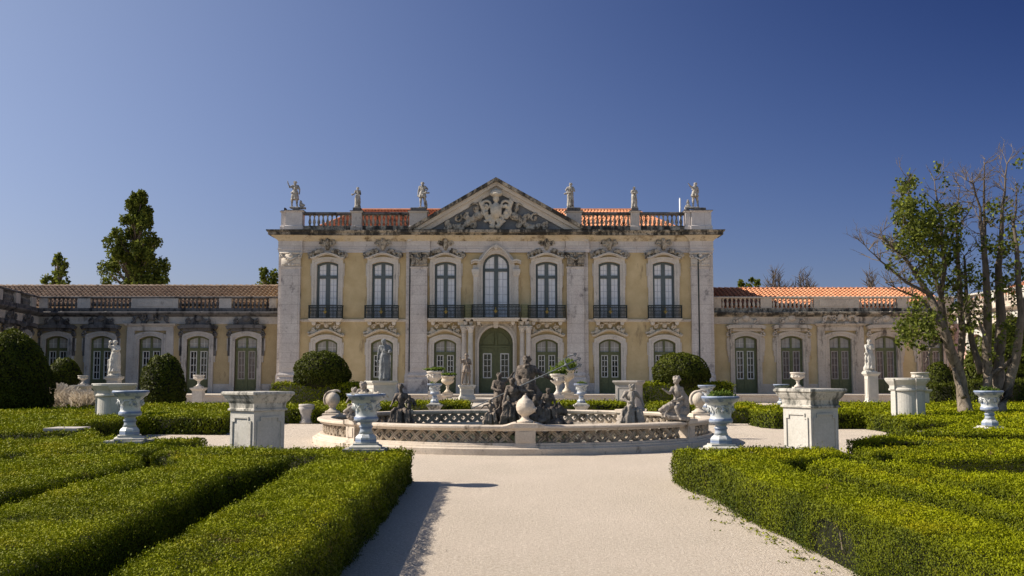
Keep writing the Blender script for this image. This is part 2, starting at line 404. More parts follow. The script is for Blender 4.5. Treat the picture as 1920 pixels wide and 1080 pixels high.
# ------------------------------------------------------------------ windows and doors
def window_meshes(w, h, rise, upper, zt, frame_m, cols=2, rows=4, low=.95):
    """local: bottom centre of the opening, glazing plane near y=0"""
    fr = MB(); o = arch(w,h,rise); t = .13 if upper else .10
    i = arch(w-2*t, h-t, max(.02,rise*(w-2*t)/w), cx=0, z0=0)
    fr.band(i, o, -.06, .06)
    fr.box(-w/2+t-.002, w/2-t+.002, -.075, .06, zt, zt+.20)
    ce = .135 if upper else .07
    fr.box(-ce, ce, -.085, .058, .05, zt); fr.box(-ce+.01, ce-.01, -.07, .055, zt+.15, h-.09)
    fr.box(-w/2+t, w/2-t, -.05, .055, 0, .10)
    if not upper:
        for s in (-1,1):
            x0, x1 = sorted((s*.06, s*(w/2-t)))
            fr.box(x0, x1, -.04, .05, .1, low)                 # solid lower door panel
            fr.box(x0+.1, x1-.1, -.062, -.02, .25, low-.12)
            fr.box(x0, x0+.08, -.045, .05, low, zt); fr.box(x1-.08, x1, -.045, .05, low, zt)
    pn = MB(); pn.box(-w/2+t, w/2-t, .03, .036, .1 if upper else low, zt)
    cu = MB(); cu.poly(arch(w-2*t, h-t-zt-.15, max(.02,rise*(w-2*t)/w), z0=zt+.15), .03, .036)
    mu = MB(); th = .012 if upper else .02
    for s in (-1,1):
        xa, xb = (ce, w/2-t) if upper else (.14, w/2-t-.08)
        z0, z1 = (.1 if upper else low), zt
        X = sorted((s*xa, s*xb))
        for k in range(1, cols): xx = X[0]+(X[1]-X[0])*k/cols; mu.box(xx-th, xx+th, -.005, .028, z0, z1)
        for k in range(1, rows): zz = z0+(z1-z0)*k/rows; mu.box(X[0], X[1], -.003, .028, zz-th, zz+th)
        if not upper:
            for e in (X[0], X[1]): mu.box(e-.028, e+.028, -.052, .028, z0, z1)
            for e in (z0+.028, z1-.028): mu.box(X[0], X[1], -.054, .028, e-.028, e+.028)
        xm = s*(ce+w/2-t)/2; hz = h-.1-rise*.35
        mu.box(xm-th*.8, xm+th*.8, -.005, .028, zt+.15, hz); zz = (zt+.15+hz)/2; mu.box(min(s*ce,s*(w/2-t)), max(s*ce,s*(w/2-t)), -.003, .028, zz-th*.8, zz+th*.8)
    return [x.mesh(n, None) for x,n in ((fr,'window'),(pn,'pane'),(cu,'blind'),(mu,'glazing_bar'))]
def with_mat(me, m):
    c = me.copy(); c.materials.clear(); c.materials.append(m); return c
def place_window(bld, meshes, mats, x, y, z, label=None, name='window', rz=0):
    O = ORG[bld.name]
    f = link(name, meshes[0], bld, (x-O[0], y-O[1], z-O[2]), rz)
    if label: f['label'] = label
    for me, n in zip(meshes[1:], ('pane','blind','glazing_bar')): link(n, me, f)
    return f
def wmats(meshes, ms): return [with_mat(a, M[k]) for a,k in zip(meshes, ms)]

def surround(w, h, rise, t, z0=0, dy=.16, ears=.12):
    """moulded stone architrave, local to the opening, front at y=-dy"""
    s = MB(); i = arch(w, h, rise); n = len(i)
    o1 = arch(w+2*t*.55, h+t*.55, rise*1.02); o2 = arch(w+2*t, h+t, rise*1.05)
    s.band(i, o1, -dy*.7, .3); s.band([(a[0]*.999,a[1]) for a in o1], o2, -dy, .02)
    s.box(-w/2-t-.03, -w/2-.0, -dy-.03, .02, 0, .34); s.box(w/2, w/2+t+.03, -dy-.03, .02, 0, .34)
    for q in (-1,1):
        s.box(min(q*(w/2+t),q*(w/2+t+ears)), max(q*(w/2+t),q*(w/2+t+ears)), -dy*.6, .02, h-rise-.75, h-rise+.05)
        s.box(min(q*(w/2+t),q*(w/2+t+ears*.5)), max(q*(w/2+t),q*(w/2+t+ears*.5)), -dy*.5, .02, h-rise-1.5, h-rise-.7)
    return s
def hood(w, z, rise, flat=.25, th=.13, dy=.38):
    """curved cornice over a window"""
    def curve(ww, dz, n=20):
        r = []
        for k in range(n+1):
            u = -1+2*k/n; a = max(0, 1-abs(u)/(1-flat)); r.append((u*ww/2, z+dz+rise*(math.sin(a*math.pi/2)**1.3)))
        return r
    s = MB(); s.band(curve(w*.94,0), curve(w*.96,th*.55), -dy*.6, .05); s.band(curve(w*.97,th*.5), curve(w,th), -dy, .05)
    return s
def spiral(mb, c, r, turns, s=1, th=.05, y=-.15, start=0.0, n=16):
    pts = []
    for k in range(n+1):
        u = k/n; a = start+s*turns*2*math.pi*u; rr = r*(1-.78*u); pts.append((c[0]+rr*math.cos(a), y-.05*u, c[1]+rr*math.sin(a)))
    mb.tube(pts, [th*(1-.35*k/n) for k in range(n+1)], 6); mb.ball(pts[-1], th*1.3, 8, 6)
def leafy(mb, a, b, n, r, y, jit=.06, sd=0):
    rr = random.Random(sd)
    for k in range(n):
        u = k/(n-1); x = a[0]+(b[0]-a[0])*u; z = a[1]+(b[1]-a[1])*u
        q = r*rr.uniform(.6,1.15)
        mb.ball((x+rr.uniform(-jit,jit), y+rr.uniform(-.04,.04), z+rr.uniform(-jit,jit)), (q*rr.uniform(.6,1.3), q*.8, q*rr.uniform(.6,1.3)), 8, 6)
def crest_upper(sd):
    m = MB(); 
    m.ball((0,-.12,.62),(.17,.16,.36)); m.ball((0,-.25,.78),(.10,.1,.14)); m.ball((0,-.12,1.02),(.09,.09,.13))
    for q in (-1,1):
        spiral(m,(q*.26,.62),.17,.9,q,.055,-.13,math.pi/2*(1-q)); spiral(m,(q*.30,.22),.16,.8,-q,.055,-.14,math.pi/2)
        leafy(m,(q*.40,.30),(q*1.02,-.02),9,.10,-.14,.06,sd+q); leafy(m,(q*.35,.10),(q*.95,-.12),8,.075,-.15,.04,sd+3+q)
        spiral(m,(q*.95,.05),.12,.9,-q,.045,-.13,.5); m.tube([(q*.2,-.12,.9),(q*.36,-.14,.84),(q*.34,-.12,.66)],[.04,.045,.03])
    m.move((0,0,0),1.22); return remesh(m,.032,1)
def crest_low(sd):
    m = MB(); m.ball((0,-.16,.40),(.15,.12,.19)); m.ball((0,-.24,.40),(.08,.08,.11)); m.ball((0,-.12,.68),(.14,.1,.08))
    for q in (-1,1):
        spiral(m,(q*.24,.52),.15,.9,q,.05,-.14,math.pi/2*(1-q)); spiral(m,(q*.48,.30),.15,.9,-q,.05,-.14,.6)
        spiral(m,(q*.78,.10),.13,.9,q,.045,-.14,2.2); leafy(m,(q*.2,.16),(q*1.0,-.10),10,.085,-.14,.05,sd+q)
        leafy(m,(q*.35,.50),(q*.85,.22),5,.06,-.13,.05,sd+9+q)
    m.move((0,0,0),1.1); return remesh(m,.028,1)
def balcony_meshes(wd, dep=.62, hgt=.86, panels=4):
    s = MB(); s.rect(-wd/2+.05, wd/2-.05, -dep+.05, .02, [(-.06,-.20),(-.02,-.12),(.03,-.09),(.05,-.07),(.05,0)])
    for q in (-.36,.36): s.rect(q*wd-.12, q*wd+.12, -dep*.7, .02, [(-.05,-.42),(0,-.3),(0,-.201)])
    r = MB()
    for z in (.03,hgt-.03): r.box(-wd/2,wd/2,-dep-.02,-dep+.02,z-.022,z+.022); [r.box(q-.02,q+.02,-dep+.021,0,z-.022,z+.022) for q in (-wd/2+.02,wd/2-.02)]
    r.box(-wd/2+.02,wd/2-.02,-dep-.012,-dep+.012,hgt-.19,hgt-.165)
    n = int(wd/.085)
    for k in range(n+1):
        x = -wd/2+.02+(wd-.04)*k/n; r.box(x-.014,x+.014,-dep-.011,-dep+.011,.05,hgt-.05)
        if k < n:
            xx = x+(wd-.04)/n/2; pts=[(xx+.04*math.cos(a),-dep,.22+.045*math.sin(a)) for a in np.linspace(0,6.28,9)]; r.tube(pts,.013,4)
            pts=[(xx+.04*math.cos(a),-dep,hgt-.11+.045*math.sin(a)) for a in np.linspace(0,6.28,9)]; r.tube(pts,.013,4)
            pts=[(xx+.035*math.sin(a*2),-dep,.27+a*.13) for a in np.linspace(0,3.1,8)]; r.tube(pts,.016,4)
    for q in (-1,1):
        for k in range(5):
            yy = -dep+dep*k/5; r.box(q*(wd/2-.02)-.011,q*(wd/2-.02)+.011,yy-.011,yy+.011,.05,hgt-.05)
    e = MB(); e.ball((0,-dep-.03,.42),(.07,.02,.13)); e.ball((0,-dep-.035,.42),(.13,.02,.05)); e.ball((0,-dep-.03,.62),(.04,.02,.05))
    return s.mesh('balcony',M['trim']), r.mesh('railing',M['iron']), e.mesh('emblem',M['gilt'])

BR = [(.075,0),(.075,.05),(.045,.07),(.05,.10),(.085,.2),(.075,.30),(.04,.42),(.035,.5),(.05,.53),(.05,.56),(.075,.58),(.075,.62)]
def balustrade(mb, x0, x1, y, z0, h, step=.27, along='x', sq=False):
    """balusters between two ends; closed ends are given separately"""
    L = x1-x0; n = max(1,int(abs(L)/step)); k = h/.62
    for i in range(n):
        c = x0+L*(i+.5)/n; cc = (c,y,z0) if along=='x' else (y,c,z0)
        mb.lathe([(r*1.2,z*k) for r,z in BR], cc, 8)

# ------------------------------------------------------------------ main block
BX, BY = fx(930), F
pal = thing('palace', 'two storey ochre and white stone palace front with central pediment and balustrade', 'palace', (BX,BY,TZ))
xl, xr = fx(520), fx(1338)
z0 = TZ; zwall = fz(472); zfr0, zfr1 = fz(466), fz(452)
Zs = dict(corn0=fz(452), corn1=fz(432), rail=fz(399), plinth=fz(424))
ground_x = [613,717,835,1025,1143,1245]
GW, GH, GR = 1.42, fz(636)-TZ, .27
UW, UZ, UH, UR = 1.40, fz(598), fz(491)-fz(598), .17
CW, CH, CR = 1.72, fz(476)-fz(598), .80
DW, DH = 2.18, fz(613)-TZ
holes = []
for px in ground_x: holes.append([(x+fx(px),z+TZ) for x,z in arch(GW,GH,GR)])
for px in ground_x: holes.append([(x+fx(px),z+UZ) for x,z in arch(UW,UH,UR)])
holes.append([(x+BX,z+UZ) for x,z in arch(CW,CH,CR)])
door_arch = arch(DW,DH,1.05,14)
holes.append([(x+BX,z+TZ) for x,z in door_arch])
wl = MB(); wall_holes(wl, [(xl+.1,TZ),(xr-.1,TZ),(xr-.1,zfr0+.3),(xl+.1,zfr0+.3)], holes, F)
part(wl, 'wall', M['plaster'], pal)
sd = MB(); sd.box(xl+.1, xl+.4, F+.001, F+15, TZ, zfr0+.3); sd.box(xr-.4, xr-.1, F+.001, F+15, TZ, zfr0+.3); sd.box(xl+.4,xr-.4,F+14.7,F+15,TZ,zfr0+.3)
sd.box(xl+.5, xr-.5, F+1.2, F+1.3, TZ, zfr0)      # dark inner wall seen through glass gaps
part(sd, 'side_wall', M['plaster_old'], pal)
# plinth course
for a,b in ((565,592),(634,696),(738,768),(803,813),(857,866),(995,1003),(1047,1062),(1097,1122),(1164,1224),(1266,1294)):
    pl = MB(); pl.rect(fx(a),fx(b),F-.06,F+.05,[(0,TZ),(0,TZ+.62),(-.02,TZ+.66)]); part(pl, 'plinth', M['stone'], pal)
# string course under the balconies
for a,b in ((565,769),(803,866),(995,1061),(1097,1294)):
    st = MB(); st.rect(fx(a),fx(b),F-.04,F+.05,[(0,fz(604)),(.02,fz(602)),(.10,fz(601.5)),(.10,fz(599))]); part(st, 'string_course', M['trim'], pal)
# giant pilasters with capitals and pedestals
def pilaster(a, b, pr=.30, side=True):
    s = MB(); x0,x1 = fx(a),fx(b); zc0,zc1 = fz(501),fz(474)
    s.rect(x0,x1,F-pr,F+.05,[(.12,TZ),(.12,TZ+.95),(.06,TZ+1.0),(.03,TZ+1.05),(.10,TZ+1.12),(.10,TZ+1.2),(.04,TZ+1.28),(0,TZ+1.36),(0,zc0-.1),(.05,zc0-.06),(.05,zc0)])
    s.rect(x0+.12,x1-.12,F-pr-.035,F-pr+.01,[(0,TZ+1.6),(0,zc0-.35)])
    part(s, 'pilaster', M['stone'], pal)
    c = MB(); xm=(x0+x1)/2; w2=(x1-x0)/2
    c.box(x0+.01,x1-.01,F-pr-.01,F+.05,zc0+.001,zc1-.12); c.rect(x0,x1,F-pr,F+.05,[(.02,zc1-.12),(.1,zc1-.08),(.1,zc1)])
    for q in (-1,1):
        t = MB(); spiral(t,(0,0),.17,.95,-q,.05,0,math.pi/2); t.v=[(x+xm+q*(w2-.06),y+F-pr-.06,z+zc1-.27) for x,y,z in t.v]; c.join(t)
        leafy(c,(xm+q*.1,zc0+.12),(xm+q*(w2-.08),zc0+.18),4,.09,F-pr-.04,.03,5)
        leafy(c,(xm+q*.05,zc0+.25),(xm+q*(w2-.3),zc1-.42),4,.07,F-pr-.05,.04,8)
    c.tube([(xm-w2*.6,F-pr-.06,zc1-.3),(xm,F-pr-.1,zc1-.5),(xm+w2*.6,F-pr-.06,zc1-.3)],[.05,.07,.05])
    c.ball((xm,F-pr-.08,zc1-.2),(.14,.08,.12))
    part(c, 'capital', M['carved'] if 600<a<1200 else M['trim'], pal, True)
for a,b in ((527,563),(770,801),(1063,1095),(1296,1331)): pilaster(a,b)
for a,b in ((521,526.5),(761,769),(1095.6,1103),(1331.5,1338)):   # narrow back pilaster strips beside them
    s = MB(); s.rect(fx(a),fx(b),F-.12,F+.05,[(.05,TZ),(.05,TZ+1.1),(0,TZ+1.3),(0,fz(474))]); part(s,'pilaster_strip',M['stone'],pal)
# rain pipes, dark
for px in (768.5,1309):
    s = MB(); yy = F-.36 if px>1200 else F-.2; s.tube([(fx(px),yy,TZ+1.4),(fx(px),yy,fz(478))],.045,6); part(s,'rain_pipe',M['iron'],pal)
# entablature, breaking forward over the pilasters
brk = [(521,566,.32),(762,806,.32),(1061,1105,.32),(1294,1338,.32)]
fr = MB(); so_ = MB(); co = MB()
def entab(a,b,pr):
    x0,x1 = fx(a),fx(b)
    fr.rect(x0,x1,F-pr,F+.3,[(0,fz(474)),(0,fz(470)),(.03,fz(469.5)),(.03,fz(467)),(0,fz(466.5)),(0,fz(453))])
    so_.rect(x0,x1,F-pr,F+.3,[(.02,fz(453)),(.06,fz(451)),(.16,fz(449)),(.30,fz(446)),(.42,fz(443.5))])
    co.rect(x0,x1,F-pr,F+.3,[(.44,fz(443.4)),(.55,fz(443)),(.55,fz(439)),(.60,fz(438)),(.66,fz(435.5)),(.66,fz(434)),(.3,fz(432.5))])
entab(521,1338,.08)
for a,b,p in brk: entab(a,b,p)
entab(806.5,1060.5,.2)
part(fr,'frieze',M['frieze'],pal); part(so_,'soffit_moulding',M['soffit'],pal); part(co,'cornice',M['cornice'],pal)
# parapet
zp0, zp1, zr0, zr1 = fz(433), fz(424), fz(403), fz(398)
pp = MB(); pp.rect(fx(524),fx(1335),F-.15,F+.35,[(.05,zp0),(.05,zp1-.12),(0,zp1-.08),(0,zp1)]); part(pp,'parapet_base',M['cornice'],pal)
for a,b,nm in ((573,657,0),(677,766,0),(1093,1184,0),(1201,1284,0)):
    bl = MB(); balustrade(bl, fx(a), fx(b), F+.1, zp1, zr0-zp1, .27)
    part(bl,'balustrade',M['carved'],pal,True)
for a,b in ((566,664),(670,790),(1072,1190),(1196,1298)):
    r = MB(); r.rect(fx(a),fx(b),F-.08,F+.28,[(0,zr0),(.05,zr0+.04),(.05,zr1-.03),(0,zr1)]); part(r,'parapet_rail',M['black_stone'],pal)
for a,b,e in ((524,534,0),(534,566,.25),(657,677,.06),(766,800,.06),(1062,1092,.06),(1184,1201,.06),(1286,1297,.1),(1297,1335,.25)):
    s = MB(); s.rect(fx(a)+.02,fx(b)-.02,F-.2-e,F+.4,[(.06,zp0+.03),(.06,zp1-.05),(0,zp1),(0,zr1-.06),(.07,zr1-.03),(.09,zr1+.03)]); part(s,'parapet_pier',M['dirty'] if 640<a<1190 else M['frieze'],pal)
    s = MB(); ci=-.28 if b-a in (32,38) else -.06; s.rect(fx(a)+.02+(0 if a>600 else .1),fx(b)-.02,F-.2-e,F+.4,[(.11,zr1+.031),(.11,zr1+.07),(ci,zr1+.09),(ci,zr1+.26),(ci-.02,zr1+.29)]); part(s,'pier_cap',M['black_stone'],pal)
# pediment
zb = fz(434); za = fz(339); xa = BX; xA, xB = fx(764), fx(1103); yp = F-.75
def tri(x0,x1,zb_,za_,y0,y1,mb): mb.poly([(x0,zb_),(x1,zb_),((x0+x1)/2,za_)], y0, y1)
ty = MB(); tri(xA+.7,xB-.7,zb-.02,za-.35,F-.25,F+3,ty); part(ty,'tympanum',M['tymp'],pal)
def raking(off0, off1, y0, y1, name, m, ext=0):
    s = MB()
    sl_ = (za-zb)/(xa-xA)
    for q in (-1,1):
        X = xA-ext if q<0 else xB+ext; zbq = zb-ext*sl_
        P = [(X,zbq+off0),(xa,za+off0),(xa,za+off1),(X,zbq+off1)] if q<0 else [(xa,za+off0),(X,zbq+off0),(X,zbq+off1),(xa,za+off1)]
        t = MB(); t.poly(P, y0, y1); s.join(t)
    return part(s, name, m, pal)
raking(-.78,-.28,F-.42,F-.2,'raking_frieze',M['trim'])
raking(-.42,-.17,F-.66,F-.2,'raking_soffit',M['trim'])
raking(-.17,.06,F-.95,F+3,'raking_cornice',M['cornice'])
hb = MB(); hb.rect(fx(764),fx(1103),F-.36,F+.3,[(.5,fz(440.5)),(.62,fz(439)),(.62,fz(434.5)),(.5,fz(433.5))]); part(hb,'pediment_base_moulding',M['cornice'],pal)
# coat of arms with crown and garlands
cr = MB(); cz = fz(398)
cr.ball((0,-.3,0),(.36,.22,.50)); cr.ball((0,-.45,.0),(.22,.12,.34))
for q in (-1,1):
    spiral(cr,(q*.52,.35),.34,.9,q,.10,-.22,math.pi/2*(1-q)); spiral(cr,(q*.62,-.12),.30,.9,-q,.09,-.22,.9)
    spiral(cr,(q*.30,-.62),.26,.9,q,.08,-.22,2.4); leafy(cr,(q*.4,-.3),(q*.15,-1.0),8,.13,-.22,.08,3)
    leafy(cr,(q*.75,.3),(q*.55,-.55),9,.12,-.22,.09,14); cr.tube([(q*.8,-.2,.1),(q*1.0,-.25,.55),(q*.75,-.22,.85)],[.10,.08,.04])
cr.ball((0,-.3,.75),(.20,.2,.25)); cr.ball((0,-.32,1.12),(.42,.28,.20)); cr.lathe([(.30,-.02),(.36,.05),(.36,.12),(.3,.14)],(0,-.3,.92),16); cr.ball((0,-.32,1.36),.08)
for k in range(5): cr.ball((-.34+.17*k,-.5,1.04),.055)
cr.v = [(x*1.08+BX,y*1.3+F-.25,z*1.06+cz) for x,y,z in cr.v]
part_me = remesh(cr,.05,1); 
o = link('coat_of_arms', part_me, pal); part_me.materials.append(M['coat']); part_me.transform(Matrix.Translation((-BX,-BY,-TZ)))
for q in (-1,1):
    g_ = MB(); 
    for k in range(44):
        u = k/43; x = q*(.95+2.35*u); z = -.15-.95*math.sin(u*2.0)*.85+.25*math.sin(u*9)*.4+(-.15 if u>.8 else 0)
        rr_ = random.Random(k+int(q)); r_ = .19*(1.1-.5*u)
        g_.ball((x+rr_.uniform(-.05,.05), -.2+rr_.uniform(-.06,.03), z+rr_.uniform(-.12,.12)),(r_*rr_.uniform(.7,1.5),r_,r_*rr_.uniform(.6,1.2)),8,6)
    for (x,z,r_,s_) in ((1.35,.25,.2,1),(1.9,-.25,.22,-1),(2.5,-.35,.26,1),(3.1,-.75,.2,-1),(1.5,-.85,.2,1),(2.3,-1.0,.2,-1)): spiral(g_,(q*x,z),r_*1.2,.9,q*s_,.09,-.2,1.0)
    g_.tube([(q*1.1,-.2,.55),(q*1.5,-.25,.62),(q*1.75,-.2,.4)],[.05,.07,.05])
    g_.v = [(x+BX,y+F-.22,z+cz-.1) for x,y,z in g_.v]
    me = remesh(g_,.045,1); me.materials.append(M['carved']); me.transform(Matrix.Translation((-BX,-BY,-TZ))); link('garland', me, pal)
# windows, surrounds, ornaments, balconies
gz = window_meshes(GW-.02,GH-.01,GR,False,GH-1.02,None,2,4,1.02)
gmain = wmats(gz,('green','glass','curtain_low','white'))
uz = window_meshes(UW-.02,UH-.01,UR,True,UH-1.08,None,2,6)
umain = wmats(uz,('slate','curtain','curtain','slate'))
umain[3] = with_mat(uz[3], plain('pale_bar_paint',(.46,.48,.53),.5))  # light grey glazing bars in front of the blinds
gs = surround(GW,GH,GR,.30,ears=.10); gsm = gs.mesh('window_surround',M['trim'])
us = surround(UW,UH,UR,.30,ears=.10); usm = us.mesh('window_surround',M['trim'])
hm = hood(2.35,GH+.14,.36,flat=.12).mesh('hood',M['carved_low']); hum = hood(2.2,UH+.14,.30,flat=.12).mesh('hood',M['trim'])
cus = [crest_upper(k) for k in (1,)]; cls = [crest_low(k) for k in (4,)]
for me in cus: me.materials.append(M['carved'])
for me in cls: me.materials.append(M['carved_low'])
bs, brl, bem = balcony_meshes(2.16)
O = ORG[pal.name]
def at_pal(name, me, x, y, z, par=pal): return link(name, me, par, (x-O[0],y-O[1],z-O[2]))
for k,px in enumerate(ground_x):
    x = fx(px)
    place_window(pal, gmain, None, x, F+.22, TZ+.005)
    at_pal('window_surround', gsm, x, F, TZ+.004); at_pal('hood', hm, x, F, TZ); at_pal('carved_crest', cls[0], x, F-.02, TZ+GH+.46)
    place_window(pal, umain, None, x, F+.22, UZ+.005)
    at_pal('window_surround', usm, x, F, UZ+.004); at_pal('hood', hum, x, F, UZ); at_pal('carved_crest', cus[0], x, F-.05, UZ+UH+.38)
    if px not in (835,1025):
        b_ = at_pal('balcony', bs, x, F-.05, UZ); link('railing', brl, b_); link('emblem', bem, b_)
# dado under ground windows' jambs: central window
cz_ = window_meshes(CW-.02,CH-.01,CR,True,CH-1.15,None,2,6); cm_ = wmats(cz_,('slate','curtain','curtain','slate')); cm_[3]=with_mat(cz_[3],bpy.data.materials['pale_bar_paint'])
place_window(pal, cm_, None, BX, F+.22, UZ+.005)
cs = surround(CW,CH,CR,.34,ears=.3,dy=.22)
for q in (-1,1):
    cs.rect(q*1.32-.13,q*1.32+.13,-.3,.02,[(0,0),(0,CH-1.5),(.05,CH-1.45),(.12,CH-1.2),(.12,CH-1.05),(.02,CH-1.0)])
    sp = MB(); spiral(sp,(q*1.42,CH-1.35),.16,.9,q,.06,-.3,1.5); spiral(sp,(q*1.45,.55),.15,.9,-q,.06,-.25,1.5); cs.join(sp)
def ogee(z, k, n=24):
    r=[]
    for i in range(n+1):
        u=-1+2*i/n; au=abs(u)
        zz = z+k*(1.02*math.cos(min(1,au/.62)*math.pi/2)**.9 if au<.62 else 0)-( .0 if au<.62 else -.12*math.sin((au-.62)/.38*math.pi)); r.append((u*1.62,zz))
    return r
cs.band(ogee(CH-.62,1.0), ogee(CH-.50,1.0), -.45, .02); cs.band(ogee(CH-.72,.98), ogee(CH-.63,1.0), -.32, .02)
cs.ball((0,-.4,CH+.42),(.16,.12,.2))
me = cs.mesh('window_surround',M['trim']); at_pal('window_surround', me, BX, F, UZ+.004)
# long central balcony: projecting over the door, set back beside it
b1,r1,e1 = balcony_meshes(fx(975)-fx(887), 1.35); o = at_pal('balcony', b1, BX, F-.05, UZ); link('railing', r1, o); link('emblem', e1, o)
for a,b in ((803,872),(990,1060)):
    b2,r2,e2 = balcony_meshes(fx(b)-fx(a)-.02, .75); o = at_pal('balcony', b2, (fx(a)+fx(b))/2, F-.05, UZ); link('railing', r2, o); link('emblem', e2, o)
for a,b in ((872,886),(976,990)):
    b2,r2,e2 = balcony_meshes(fx(b)-fx(a)-.02, 1.15); r2.materials.clear(); r2.materials.append(M['iron_leaf']); o = at_pal('balcony', b2, (fx(a)+fx(b))/2, F-.05, UZ); link('railing', r2, o)
# portal: paired columns, entablature, arch
zc = fz(598)-.22
for px,dy in ((871,.55),(883.5,1.0),(979,.55),(990.5,.75)):
    s = MB(); x=fx(px); y=F-dy; base=TZ
    s.rect(x-.2,x+.2,y-.2,y+.2,[(0,base),(0,base+.25),(-.03,base+.3)])
    s.lathe([(.21,.3),(.22,.36),(.18,.42),(.172,.5),(.17,1.6),(.145,zc-base-.85),(.17,zc-base-.8),(.15,zc-base-.75)],(x,y,base),16)
    part(s,'column',M['statue_white'] if px in (883.5,) else M['trim'],pal,False)  # one column alone in white marble: raking sun put into its colour
    c = MB(); c.lathe([(.15,-.75),(.17,-.62),(.2,-.5),(.24,-.4),(.26,-.36)],(x,y,zc),12); c.rect(x-.22,x+.22,y-.22,y+.22,[(0,zc-.36),(.04,zc-.32),(.04,zc-.28)])
    for q in range(4): a=q*math.pi/2+.78; c.ball((x+.2*math.cos(a),y+.2*math.sin(a),zc-.46),.07,8,5)
    part(c,'capital',M['trim'],pal,True)
pe = MB()
for a,b,dy in ((864,893,.62),(972,996,.62)): pe.rect(fx(a),fx(b),F-dy,F,[(0,zc-.278),(0,zc-.02),(.04,zc),(.1,zc+.03),(.1,zc+.06)])
pe.rect(fx(893)+.12,fx(972)-.12,F-.35,F,[(0,zc-.1),(0,zc-.02),(.04,zc),(.1,zc+.03),(.1,zc+.06)])
part(pe,'portal_entablature',M['soffit'],pal)
ps = MB(); ow = fx(972)-fx(893)-.06
inn = door_arch; n_=len(inn)
outp = [(-ow/2,0)]+[(max(-ow/2,min(ow/2,p[0]*1.22)), DH-1.02+ (p[1]-DH+1.02)*1.0+ .34*math.cos(p[0]/DW*math.pi*.9)+.14) for p in inn[1:-1]]+[(ow/2,0)]
ps.band(inn, [(x*1.09,z+.12 if z>0 else 0) for x,z in inn], -.42, .3)
ps.band([(x*1.09,z+.12 if z>0 else 0) for x,z in inn], outp, -.28, .02)
wl2 = MB(); wall_holes(wl2,[(-ow/2,0),(ow/2,0),(ow/2,zc-.1-TZ),(-ow/2,zc-.1-TZ)],[[(x*1.08,z+.11 if z>0 else .02) for x,z in inn]],-.12,.1); ps.join(wl2)
ps.rect(-.12,.12,-.55,-.3,[(0,DH-.1),(.05,DH+.25),(.09,DH+.38)])
for q in (-1,1):
    sp=MB(); spiral(sp,(q*.95,DH+.1),.16,.9,q,.05,-.3,2); ps.join(sp)
me = ps.mesh('portal',M['trim']); at_pal('portal', me, BX, F, TZ+.003)
# great door
dm = MB(); dm.poly(arch(DW-.02,DH-.01,1.04,14), .0, .08)
for q in (-1,1):
    x0,x1=sorted((q*.05,q*(DW/2-.06))); 
    for za_,zb_ in ((.15,.75),(DH-1.52,DH-1.36)): dm.box(x0+.1,x1-.1,-.04,.01,za_,zb_)
    dm.box(x0+.02,x0+.1,-.03,.01,.05,DH-1.6); dm.box(x1-.1,x1-.02,-.03,.01,.05,DH-1.6)
dm.box(-DW/2+.02,DW/2-.02,-.07,.01,DH-1.32,DH-1.22); dm.box(-.05,.05,-.06,.0,.05,DH-.12)
for q in (-1,1): dm.tube([(q*.1,-.03,DH-1.15),(q*.1,-.03,DH-.3),(q*.45,-.03,DH-.45),(q*.78,-.03,DH-.85),(q*.9,-.03,DH-1.15),(q*.1,-.03,DH-1.15)],.03,4)
door = at_pal('door', dm.mesh('door',M['green']), BX, F+.2, TZ+.004)
pz=MB(); wb=MB()
for q in (-1,1):
    xc=q*.56; pz.box(xc-.22,xc+.22,-.012,-.008,1.02,DH-1.75)
    for e in (-.25,0,.25): wb.box(xc+e-(.035 if e else .016),xc+e+(.035 if e else .016),-.05,-.013,.98,DH-1.71)
    for k in range(5): z_=1.0+(DH-2.73)*k/4; th=.035 if k in(0,4) else .016; wb.box(xc-.25,xc+.25,-.052,-.0135,z_-th,z_+th)
link('pane',pz.mesh('pane',M['glass']),door); link('sash',wb.mesh('sash',M['white']),door)
# hipped tile roof
def tile_roof(mb, P, Q, Rr, S, course=.42, roll=.30):
    """P eave left, Q eave right, Rr ridge right, S ridge left: rounded rows of barrel tiles running up the slope"""
    P,Q,Rr,S = map(Vector,(P,Q,Rr,S)); nrm = (Q-P).cross(S-P).normalized()
    if nrm.z < 0: nrm = -nrm
    L=(Q-P).length; n=max(2,int(L/roll)); mcs=max(2,int((S-P).length/course))
    sub=6
    for j in range(mcs):
        u0,u1=j/mcs,min(1,(j+1.12)/mcs)
        row=[]
        for i in range(n*sub+1):
            t=i/(n*sub); a=2*math.pi*i/sub
            e=(P+(Q-P)*t); r=(S+(Rr-S)*t); hgt=.17*abs(math.sin(a/2))-.10
            row.append((e+(r-e)*u0+nrm*(hgt+.10), e+(r-e)*u1+nrm*(hgt*.8+.045)))
        vs=[p for q in row for p in q]
        mb.add(vs,[(2*i,2*i+2,2*i+3,2*i+1) for i in range(len(row)-1)])
zR = at(930,395,F+6).z; ze = zp1-.6
e0,e1 = fx(548),fx(1312); yE=F+.8; yRg=F+6.0
r0,r1_ = at(677,395,yRg).x, at(1190,395,yRg).x
rf = MB(); tile_roof(rf,(e0,yE,ze),(e1,yE,ze),(r1_,yRg,zR),(r0,yRg,zR))
tile_roof(rf,(e1,yE,ze),(e1,yRg+5.2,ze),(r1_,yRg+.01,zR),(r1_,yRg,zR)); tile_roof(rf,(e0,yRg+5.2,ze),(e0,yE,ze),(r0,yRg,zR),(r0,yRg+.01,zR))
rf.tube([(r0,yRg,zR+.05),(r1_,yRg,zR+.05)],.12,8); rf.tube([(r0,yRg,zR+.03),(e0,yE,ze+.1)],.11,8); rf.tube([(r1_,yRg,zR+.03),(e1,yE,ze+.1)],.11,8)
